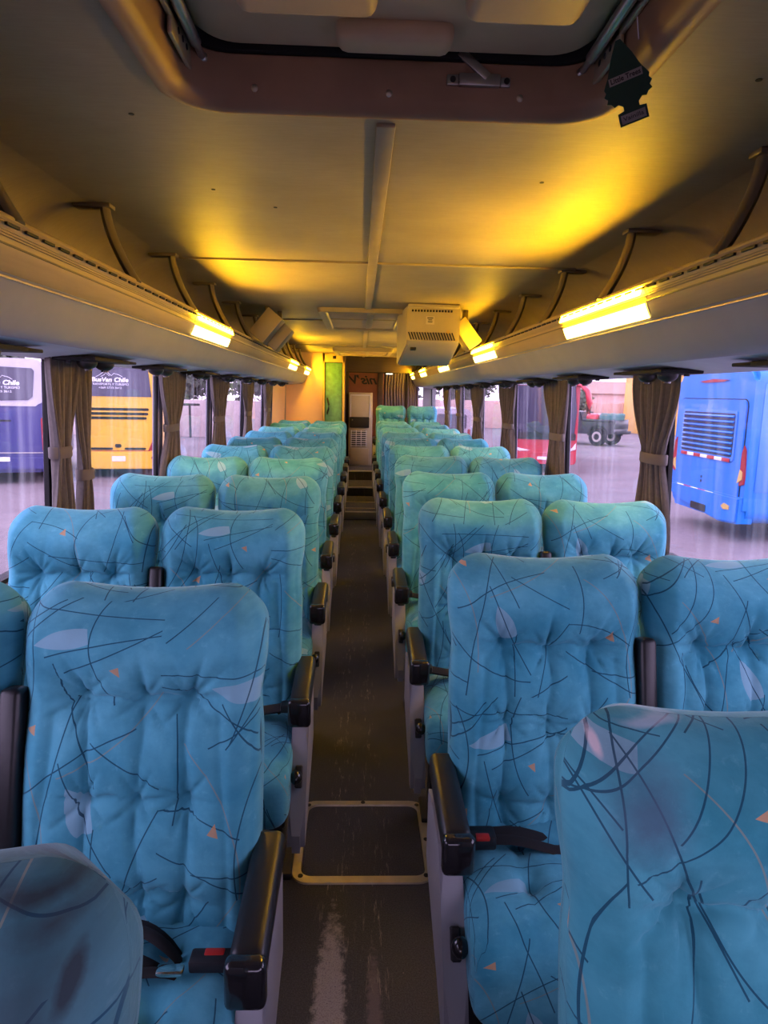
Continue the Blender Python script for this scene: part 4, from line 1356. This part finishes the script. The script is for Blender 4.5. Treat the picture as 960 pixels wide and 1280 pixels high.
def build_freshener():
    t = root('air_freshener', (0.462, 1.30, 2.19), 'green tree-shaped card air freshener hanging from the front roof hatch strut', 'air freshener')
    half = [(0.004, 0.066), (0.011, 0.052), (0.018, 0.038), (0.024, 0.022), (0.029, 0.010), (0.034, 0.002), (0.038, -0.006), (0.036, -0.012), (0.040, -0.018), (0.035, -0.024), (0.038, -0.031), (0.031, -0.034), (0.027, -0.040), (0.020, -0.038), (0.013, -0.044), (0.013, -0.052), (0.024, -0.054), (0.024, -0.076)]
    pts = half + [(-x, z) for x, z in half[::-1]]
    mt = Matrix.Translation((-0.006, 0, -0.118)) @ Matrix.Rotation(radians(-24), 4, 'Z') @ Matrix.Rotation(radians(-16), 4, 'Y')
    bm = bmesh.new(); add_prism(bm, pts, 'y', -0.0012, 0.0012); bm.transform(mt)
    card = link('card', from_bm('card', bm), M['tree'], t)
    bm = bmesh.new(); add_box(bm, (0, -0.0016, 0.002), (0.056, 0.0012, 0.013)); bm.transform(mt)
    b1 = link('name_band', from_bm('name_band', bm), M['card'], t)
    bm = bmesh.new(); add_box(bm, (0, -0.0016, -0.066), (0.041, 0.0012, 0.015)); bm.transform(mt)
    b2 = link('scent_label', from_bm('scent_label', bm), M['card'], t)
    r = Matrix.Rotation(pi / 2, 4, 'X')
    text_mesh('lettering', 'Little Trees', 0.012, M['ink'], b1, mt @ Matrix.Translation((0, -0.0024, 0.002)) @ r, 0.0003, 0, 1, 0.0002, 0.050)
    text_mesh('lettering', 'Vainilla', 0.010, M['ink'], b2, mt @ Matrix.Translation((0, -0.0024, -0.066)) @ r, 0.0003, 0, 1, 0, 0.034)
    tube('string', [(0, 0, 0.012), (0.006, 0, -0.02), (0.012, 0, -0.055)], 0.0012, M['white'], t, 6)
build_freshener()
# the stains on the nearest left seat are worn into its cover

# ================================================================== outside
G = -1.43
paint = lambda n, c, r=0.3: mat(n, c, r, var=0.05, vscale=1.5, coat=0.3)
M.update(yellow=paint('yellow_paint', (228, 178, 46)), navy=paint('navy_paint', (52, 52, 112)), vanwhite=paint('white_paint', (184, 180, 190)), blue=paint('blue_paint', (14, 112, 204)),
         blue2=paint('light_blue_paint', (56, 124, 208)), redp=paint('red_paint', (190, 44, 62)), blackp=paint('black_paint', (44, 46, 54)), autoglass=mat('vehicle_glass', (62, 62, 82), 0.12, var=0.1),
         tyre=mat('tyre', (32, 30, 32), 0.85), taillight=mat('tail_light', (150, 34, 44), 0.25), whitelight=mat('clear_light', (226, 226, 230), 0.2), blockwall=mat('yard_wall', (186, 168, 164), 0.9, var=0.08, vscale=2),
         leaf=mat('leaf', (92, 100, 82), 0.9, var=0.35, vscale=2.5, bump=0.8, bscale=6), bark=mat('bark', (92, 74, 62), 0.9), roof=mat('roof_sheet', (150, 122, 108), 0.8, var=0.15), yhouse=mat('yellow_wall', (226, 178, 96), 0.85),
         pinkhouse=mat('pink_wall', (206, 172, 160), 0.85, var=0.06), louvre=mat('dark_louvre', (16, 30, 66), 0.5), tape=mat('reflective_red', (170, 40, 50), 0.4))

gr = struct(box('ground', (0, 45, G - 0.05), (260, 180, 0.1), M['ground'], bevel=0))

def rr(x0, x1, z0, z1, r, k=5):
    return rounded_rect(x0, x1, z0, z1, r, k)
def slab(name, pts, y0, y1, m, par, bevel=0.006):
    """flat shape in the local x-z plane with real thickness"""
    return prism(name, pts, 'y', y0, y1, m, par, bevel)
def wheel(par, x, y, r, w=0.24, axis='x'):
    d = Vector((w / 2, 0, 0)) if axis == 'x' else Vector((0, w / 2, 0))
    c = Vector((x, y, r))
    bm = bmesh.new(); add_cyl(bm, c - d, c + d, r, n=24)
    tw = link('wheel', from_bm('wheel', bm), M['tyre'], par)
    bm = bmesh.new(); add_cyl(bm, c - d * 1.06, c + d * 1.06, r * 0.58, n=20)
    rim = link('wheel_rim', from_bm('wheel_rim', bm), M['steel'], tw)
    bm = bmesh.new(); add_cyl(bm, c - d * 1.1, c + d * 1.1, r * 0.34, n=16)
    link('hub', from_bm('hub', bm), M['dark_metal'], rim)
def coach_body(t, hw, h, ln, m, z0=0.35, r=0.28):
    bm = bmesh.new()
    pts = [p for p in rr(-hw, hw, z0, h, r, 6)]
    add_prism(bm, pts, 'y', 0, ln, 0.09)
    b = link('body', from_bm('body', bm, 0.7), m, t)
    for y in (2.6, ln - 2.8):
        for x in (-hw + 0.18, hw - 0.18): wheel(t, x, y, 0.5)
    return b
def logo(par, x, z, w, y, second, third):
    """white lettering under a ridge line of two mountain peaks"""
    R = lambda xx, zz: Matrix.Translation((xx, y, zz)) @ Matrix.Rotation(pi / 2, 4, 'X')
    text_mesh('lettering', 'BusVan Chile', w * 0.17, M['white'], par, R(x, z), 0.004, 0.2, 1, 0.006 * w, w)
    text_mesh('lettering', 'TRANSPORTE Y TURISMO', w * 0.09, M['white'], par, R(x, z - w * 0.125), 0.004, 0, 1, 0, w * 1.02)
    text_mesh('lettering', third, w * 0.08, M['white'], par, R(x, z - w * 0.225), 0.004, 0, 1, 0, w * 0.62)
    mt = [(-.37, .06), (-.28, .11), (-.20, .17), (-.12, .22), (-.06, .20), (0.0, .14), (.05, .10), (.12, .17), (.16, .15), (.25, .13), (.35, .07)]
    tube('mountain_line', [(x + p * w, y, z + q * w + .02) for p, q in mt], 0.013 * w, M['white'], par, 6, 0.6)
    tube('mountain_line', [(x + p * w, y, z + q * w + .02) for p, q in ((-.24, .07), (-.15, .12), (-.10, .17), (-.05, .13), (0, .09))], 0.011 * w, M['white'], par, 6, 0.6)

def yellow_bus():
    t = root('bus', (-7.93, 23.0, G), 'yellow parked bus seen from behind with white lettering on dark rear glass', 'bus', rotz=radians(10))
    coach_body(t, 1.27, 3.95, 7.5, M['yellow'])
    g = slab('rear_glass', [(-1.10, 2.66), (1.10, 2.66), (1.02, 3.5), (0.92, 3.68), (-0.92, 3.68), (-1.02, 3.5)], -0.02, 0.05, M['autoglass'], t)
    logo(g, -0.17, 3.19, 1.13, -0.025, None, '+569 5733 3612')
    for z, a in ((2.255, 1.0), (2.11, 0.98), (1.97, 0.92)):
        slab('louvre_slot', rr(-a, a, z - 0.045, z + 0.04, 0.04, 3), -0.015, 0.03, M['rubber'], t, 0.0)
    e = slab('emblem', rr(-0.10, 0.10, 1.0, 1.12, 0.05, 4), -0.03, 0.02, M['dark_metal'], t)
    for a, b in ((-0.85, -0.17), (0.20, 0.87)): slab('handle_bar', rr(a, b, 0.93, 1.00, 0.03, 3), -0.025, 0.02, M['rubber'], t, 0)
    slab('red_line', rr(-1.0, 1.0, 0.885, 0.905, 0.005, 2), -0.012, 0.02, M['taillight'], t, 0)
    b = slab('bumper', rr(-1.27, 1.27, 0.30, 0.86, 0.10, 4), -0.07, 0.3, M['yellow'], t, 0.03)
    slab('number_plate', rr(-0.20, 0.22, 0.56, 0.72, 0.02, 2), -0.085, -0.05, M['whitelight'], b, 0)
    for s in (-1, 1):
        slab('tail_light', [(s * 1.12, 1.66), (s * 1.255, 1.66), (s * 1.255, 0.92), (s * 0.93, 0.90), (s * 1.08, 1.2)], -0.02, 0.10, M['taillight'], t)
        slab('clear_lamp', [(s * 1.16, 1.18), (s * 1.23, 1.22), (s * 1.23, 1.02), (s * 1.08, 1.0)], -0.028, 0.0, M['whitelight'], t, 0)
        slab('side_marker', rr(min(s * 1.03, s * 1.2), max(s * 1.03, s * 1.2), 0.64, 0.70, 0.02, 2), -0.08, -0.04, M['taillight'], b, 0)

def navy_bus():
    t = root('bus', (-10.68, 21.0, G), 'navy and white parked minibus seen from behind at the left picture edge', 'bus', rotz=radians(16))
    coach_body(t, 1.28, 3.72, 6.5, M['navy'])
    up = slab('white_upper', rr(-1.285, 1.285, 2.34, 3.74, 0.30, 6), -0.03, 6.4, M['vanwhite'], t, 0.05)
    g = slab('rear_glass', [(-0.80, 2.48), (0.80, 2.52), (0.92, 2.62), (1.00, 3.38), (0.94, 3.46), (-0.9, 3.52)], -0.06, 0.02, M['autoglass'], t)
    logo(g, 0.02, 3.02, 1.13, -0.066, None, '+569 8725 3612')
    bm = bmesh.new(); add_box(bm, (1.285, 1.2, 2.92), (0.03, 1.7, 0.85), 0.01); link('side_window', from_bm('side_window', bm), M['autoglass'], t)
    for s in (-1, 1):
        l = slab('tail_light', rr(min(s * 1.10, s * 1.265), max(s * 1.10, s * 1.265), 1.0, 2.0, 0.05, 4), -0.03, 0.10, M['taillight'], t)
        slab('clear_lamp', rr(min(s * 1.13, s * 1.24), max(s * 1.13, s * 1.24), 1.12, 1.5, 0.04, 4), -0.04, 0.0, M['whitelight'], l, 0)
    slab('step_bumper', rr(-1.2, 1.2, 0.45, 0.80, 0.08, 4), -0.12, 0.2, M['navy'], t, 0.02)
    slab('number_plate', rr(-0.28, 0.22, 0.70, 0.83, 0.02, 2), -0.14, -0.11, M['whitelight'], t, 0)
    slab('trim_line', rr(-1.2, 1.2, 0.93, 0.96, 0.01, 2), -0.02, 0.05, M['steel'], t, 0)
    slab('grab_recess', rr(-0.7, 0.35, 1.62, 2.02, 0.12, 5), -0.012, 0.02, M['navy'], t, 0.004)
    slab('louvre_slot', rr(-0.7, 0.30, 1.88, 1.93, 0.02, 2), -0.02, 0.02, M['ink'], t, 0)

def blue_bus():
    t = root('bus', (7.95, 15.45, G), 'bright blue parked bus seen from behind with slatted engine door at right edge', 'bus', rotz=-pi / 2)
    coach_body(t, 1.66, 3.66, 10.0, M['blue'], 0.40, 0.30)
    b = slab('bumper', [(-1.64, 0.95), (1.64, 0.98), (1.60, 0.42), (0.9, 0.36), (-1.0, 0.55), (-1.6, 0.72)], -0.10, 0.3, M['blue'], t, 0.04)
    slab('plate_recess', rr(-0.35, 0.35, 0.46, 0.62, 0.03, 3), -0.112, -0.05, M['dark_metal'], b, 0)
    slab('fog_lamp', [(1.0, 0.72), (1.12, 0.79), (1.33, 0.76), (1.33, 0.68), (1.1, 0.66)], -0.115, -0.05, M['gold'], b, 0)
    d = slab('engine_door', rr(-1.45, 1.48, 0.84, 2.98, 0.14, 4), -0.035, 0.03, M['blue'], t, 0.012)
    bm = bmesh.new()
    pts = rr(-1.47, 1.50, 0.82, 3.0, 0.15, 4)
    add_prism(bm, pts, 'y', -0.012, 0.02)
    link('door_gap', from_bm('door_gap', bm), M['rubber'], t)
    slab('grille_frame', rr(-1.24, 1.20, 1.68, 2.75, 0.08, 4), -0.055, 0.0, M['blue2'], d, 0.008)
    slab('grille_back', rr(-1.17, 1.13, 1.77, 2.69, 0.05, 4), -0.060, 0.0, M['louvre'], d, 0)
    for i in range(8):
        z = 1.84 + i * 0.112
        box('slat', (-0.02, -0.072, z), (2.26, 0.05, 0.036), M['blue'], d, 0.008, rot=Matrix.Rotation(radians(35), 3, 'X'))
    def tape(z, x0, x1, first, n):
        w = (x1 - x0) / n
        for i in range(n):
            box('reflector', (x0 + w * (i + .5), -0.066, z), (w * 0.99, 0.012, 0.075), M['tape'] if (i + first) % 2 == 0 else M['whitelight'], d, 0.002)
    tape(1.70, -1.15, 1.08, 0, 7)
    tape(0.90, -1.20, 0.55, 1, 5)
    for i in range(2): cyl('door_lock', (-0.1, -0.045, 1.22 - i * 0.10), (-0.1, -0.03, 1.22 - i * 0.10), 0.03, M['louvre'], d)
    for s in (1, -1):
        l = slab('tail_light', [(s * 1.52, 2.05), (s * 1.60, 1.95), (s * 1.655, 1.42), (s * 1.64, 1.25), (s * 1.12, 1.10), (s * 1.30, 1.45)], -0.03, 0.25, M['taillight'], t, 0.01)
        slab('indicator_lamp', [(s * 1.47, 1.55), (s * 1.58, 1.50), (s * 1.58, 1.35), (s * 1.40, 1.25)], -0.04, 0.0, M['gold'], l, 0)
    slab('brake_light', [(-0.62, 3.38), (0.0, 3.43), (0.66, 3.40), (0.4, 3.36), (-0.4, 3.35)], -0.03, 0.03, M['taillight'], t, 0.0)
    # right flank: a paler stripe and a dark window band
    bm = bmesh.new(); add_box(bm, (1.67, 5.2, 2.75), (0.03, 8.8, 0.9), 0.01); link('side_window', from_bm('side_window', bm), M['autoglass'], t)
    bm = bmesh.new(); add_box(bm, (1.665, 0.45, 2.2), (0.02, 0.5, 2.2), 0.01); link('flank_panel', from_bm('flank_panel', bm), M['blue2'], t)

def red_bus():
    t = root('bus', (7.23, 26.9, G), 'red parked coach facing the camera with red mirror arm beyond right windows', 'bus', rotz=radians(-13))
    coach_body(t, 1.28, 3.70, 9.0, M['redp'])
    w = slab('windscreen', [(-1.16, 1.55), (1.16, 1.55), (1.20, 2.4), (1.10, 3.38), (-1.10, 3.38), (-1.20, 2.4)], -0.05, 0.10, M['autoglass'], t, 0.02)
    slab('centre_bar', rr(-0.012, 0.012, 1.56, 3.36, 0.005, 2), -0.06, 0.0, M['rubber'], w, 0)
    slab('white_brow', rr(-1.15, 1.15, 3.40, 3.66, 0.12, 5), -0.03, 0.2, M['vanwhite'], t, 0.02)
    slab('dark_band', rr(-1.22, 1.22, 1.30, 1.56, 0.05, 3), -0.045, 0.1, M['ink'], t, 0.01)
    b = slab('bumper', rr(-1.28, 1.28, 0.35, 0.80, 0.14, 5), -0.12, 0.3, M['redp'], t, 0.04)
    slab('number_plate', rr(-0.2, 0.2, 0.52, 0.64, 0.02, 2), -0.135, -0.1, M['whitelight'], b, 0)
    for s in (-1, 1):
        slab('headlight', [(s * 0.45, 0.86), (s * 1.10, 0.98), (s * 1.25, 1.22), (s * 1.25, 0.95), (s * 0.9, 0.82)], -0.03, 0.2, M['whitelight'], t, 0.01)
        arm = tube('mirror_arm', [(s * 1.10, 0.05, 3.45), (s * 1.30, -0.2, 3.42), (s * 1.52, -0.4, 3.2), (s * 1.62, -0.45, 2.75), (s * 1.60, -0.42, 2.35)], [0.08, 0.10, 0.13, 0.14, 0.08], M['redp'], t, 10, 0.8)
        box('mirror_face', (s * 1.60, -0.40, 2.62), (0.16, 0.10, 0.5), M['ink'], arm, 0.03)
        tube('wiper', [(s * 0.2, -0.07, 1.56), (s * 0.7, -0.08, 1.9)], 0.015, M['ink'], t, 6)

def pickup():
    hd = math.atan2(0.76, -0.65)
    t = root('pickup', (14.6, 44.6, G), 'black lifted pickup truck parked beyond the right windows near the red coach', 'pickup truck', rotz=hd)
    bm = bmesh.new()
    pts = [(-2.6, 0.75), (-2.62, 1.35), (-2.55, 1.48), (-0.2, 1.48), (1.55, 1.46), (2.5, 1.36), (2.72, 1.2), (2.75, 0.75), (2.1, 0.70), (-2.0, 0.70)]
    add_prism(bm, pts, 'y', -0.92, 0.92, 0.05)
    link('body', from_bm('body', bm), M['blackp'], t)
    bm = bmesh.new()
    add_prism(bm, [(-0.35, 1.46), (-0.15, 2.08), (0.95, 2.10), (1.60, 1.46)], 'y', -0.80, 0.80, 0.06)
    cab = link('cab', from_bm('cab', bm), M['blackp'], t)
    for s in (-1, 1):
        bm = bmesh.new(); add_prism(bm, [(-0.18, 1.52), (-0.05, 1.98), (0.42, 2.0), (0.42, 1.52)], 'y', s * 0.80, s * 0.825); link('side_window', from_bm('side_window', bm), M['autoglass'], cab)
        bm = bmesh.new(); add_prism(bm, [(0.47, 1.52), (0.47, 2.0), (0.92, 2.0), (1.40, 1.52)], 'y', s * 0.80, s * 0.825); link('side_window', from_bm('side_window', bm), M['autoglass'], cab)
        bm = bmesh.new(); add_prism(bm, [(0.47, 1.52), (0.47, 2.0), (0.92, 2.0), (1.40, 1.52)], 'y', s * 0.80, s * 0.81); bm.free()
        box('bed_rail', (-1.5, s * 0.86, 1.56), (2.2, 0.10, 0.16), M['blackp'], t, 0.03)
        for x in (0.35, -0.05): box('door_handle', (x + 0.3, s * 0.93, 1.32), (0.16, 0.03, 0.04), M['chrome'], t, 0.01)
        bm = bmesh.new()
        for x in (-1.55, 1.75):
            a = [(x + 0.68 * cos(q), 0.62 + 0.68 * sin(q)) for q in [pi * k / 10 for k in range(11)]] + [(x + 0.56 * cos(q), 0.62 + 0.56 * sin(q)) for q in [pi * k / 10 for k in range(10, -1, -1)]]
            add_prism(bm, a, 'y', s * 0.90, s * 1.0)
        link('wheel_arch', from_bm('wheel_arch', bm), M['ink'], t)
        for x in (-1.55, 1.75): wheel(t, x, s * 0.86, 0.56, 0.32, 'y')
    box('tailgate', (-2.62, 0, 1.35), (0.06, 1.6, 0.55), M['blackp'], t, 0.02)
    box('bumper', (-2.78, 0, 0.85), (0.16, 1.7, 0.18), M['dark_metal'], t, 0.03)
    o = link('load', rbox('load', (0.42, 0.6, 0.24), 0.18, 3, 3, lambda q: q * (1 + 0.12 * noise.noise(q * 4))), M['redp'], None, (15.1, 43.75, G + 1.74), (0, 0, hd))
    tag(o, 'red bundle lying in the bed of the black pickup', 'bundle')
    o = link('load', rbox('load', (0.55, 0.7, 0.26), 0.18, 3, 3, lambda q: q * (1 + 0.14 * noise.noise(q * 3))), mat('green_tarpaulin', (70, 110, 104), 0.8), None, (15.85, 43.0, G + 1.76), (0, 0, hd))
    tag(o, 'grey-green tarpaulin bundle on the bed of the black pickup', 'bundle')

def white_car():
    t = root('car', (4.4, 33.0, G), 'pale van parked left of the red coach, seen between right curtains', 'van')
    coach_body(t, 0.95, 2.3, 5.0, M['vanwhite'], 0.3, 0.3)
    slab('rear_glass', rr(-0.72, 0.72, 1.35, 2.05, 0.12, 4), -0.02, 0.05, M['autoglass'], t)
    for s in (-1, 1): slab('tail_light', rr(min(s * .78, s * .92), max(s * .78, s * .92), .9, 1.35, .04, 3), -0.02, 0.05, M['taillight'], t)
    slab('bumper', rr(-0.95, 0.95, 0.28, 0.6, 0.1, 4), -0.08, 0.1, M['vanwhite'], t, 0.02)

def wall_run(name, x0, x1, y, h, lab, m, step=2.6):
    t = root(name, ((x0 + x1) / 2, y, G), lab, 'wall')
    n = int((x1 - x0) / step)
    me = me2 = None
    for i in range(n):
        x = -(x1 - x0) / 2 + step * (i + 0.5)
        if me is None:
            bm = bmesh.new(); add_box(bm, (0, 0, h / 2), (step - 0.14, 0.12, h), 0.01); me = from_bm('wall_panel', bm); me.materials.append(m)
            bm = bmesh.new(); add_box(bm, (0, 0, h / 2 + .05), (0.18, 0.22, h + .1), 0.01); me2 = from_bm('post', bm); me2.materials.append(m)
        link('wall_panel', me, None, t, (x, 0, 0)); link('post', me2, None, t, (x - step / 2, 0, 0))

def tree(x, y, h, r, seed, lab):
    t = root('tree', (x, y, G), lab, 'tree', 'trees beyond the yard')
    tube('trunk', [(0, 0, 0), (0.08, 0, h * 0.35), (0.0, 0.05, h * 0.65)], [0.22, 0.16, 0.08], M['bark'], t, 8)
    rng = random.Random(seed)
    bm = bmesh.new()
    for k in range(2200):
        d = Vector((rng.gauss(0, 1), rng.gauss(0, 1), rng.gauss(0, 1))).normalized()
        q = d * r * (0.55 + 0.45 * rng.random()) * (1 + 0.35 * noise.noise(d * 2.2 + Vector((seed, 0, 0))))
        q = Vector((q.x, q.y, h * 0.66 + q.z * 0.75))
        a = Vector((rng.gauss(0, 1), rng.gauss(0, 1), rng.gauss(0, 1))).normalized() * 0.30
        b = a.cross(d).normalized() * 0.16
        vs = [bm.verts.new(q + v) for v in (a, b, -a, -b)]
        bm.faces.new(vs)
    o = link('crown', from_bm('crown', bm), M['leaf'], t); o['kind'] = 'stuff'

def house(x, y, w, d, h, m, lab, gable=True):
    t = root('house', (x, y, G), lab, 'house')
    wl = box('walls', (0, d / 2, h / 2), (w, d, h), m, t, 0.02)
    if gable:
        prism('roof', [(-0.3, h), (d + 0.3, h), (d / 2, h + 1.3)], 'x', -w / 2 - 0.3, w / 2 + 0.3, M['roof'], t, 0.02)
    else:
        box('roof', (0, d / 2, h + 0.1), (w + 0.3, d + 0.3, 0.2), M['roof'], t, 0.02)
    for q in (-0.28, 0.28):
        f = box('window', (q * w, -0.02, h * 0.55), (1.3, 0.10, 1.1), M['vanwhite'], t, 0.02)
        box('pane', (q * w, -0.06, h * 0.55), (1.1, 0.06, 0.9), M['autoglass'], f, 0.01)

navy_bus(); yellow_bus(); blue_bus(); red_bus(); pickup(); white_car()
wall_run('yard_wall', -40, -1, 44.0, 2.3, 'pale concrete panel wall closing the yard beyond left windows', M['blockwall'])
wall_run('yard_wall', 1, 48, 64.0, 2.5, 'pinkish panel wall at far end of the yard beyond right windows', M['pinkhouse'])
t = root('sign_post', (-10.4, 43.0, G), 'dark T-shaped post in front of the pale yard wall', 'post')
box('upright', (0, 0, 1.0), (0.12, 0.12, 2.0), M['ink'], t, 0.01); box('crossbar', (0, 0, 2.02), (1.2, 0.12, 0.14), M['ink'], t, 0.01)
LT = ['grey-green tree behind the pale yard wall, %s from the left', 'grey-green tree beyond the right windows, %s from the left']
for i, (x, y, h, r) in enumerate(((-27, 52, 6.0, 3.0), (-19.5, 50, 6.2, 2.9), (-13.2, 51, 5.8, 2.7), (-6.8, 50, 6.4, 2.8), (-0.5, 52, 5.8, 2.8))):
    tree(x, y, h, r, i + 1, LT[0] % ORD[i])
for i, (x, y, h, r) in enumerate(((3.5, 72, 6.5, 3.0), (10.5, 70, 6.2, 3.0), (18.8, 60, 4.1, 1.2), (21.5, 84, 7.6, 3.0), (31.0, 46, 8.5, 4.0))):
    tree(x, y, h, r, i + 11, LT[1] % ORD[i])
house(25.0, 70, 8, 7, 3.4, M['pinkhouse'], 'low pink house with brown roof beyond the pickup')
house(26.3, 57, 5, 5, 5.0, M['yhouse'], 'yellow flat-roofed building beside the near right curtain', False)

# ------------------------------------------------------------------ everything has its own name suffix and a clean label
for o in bpy.data.objects:
    if o.parent is not None:
        for k in ('category',):
            if k in o: del o[k]
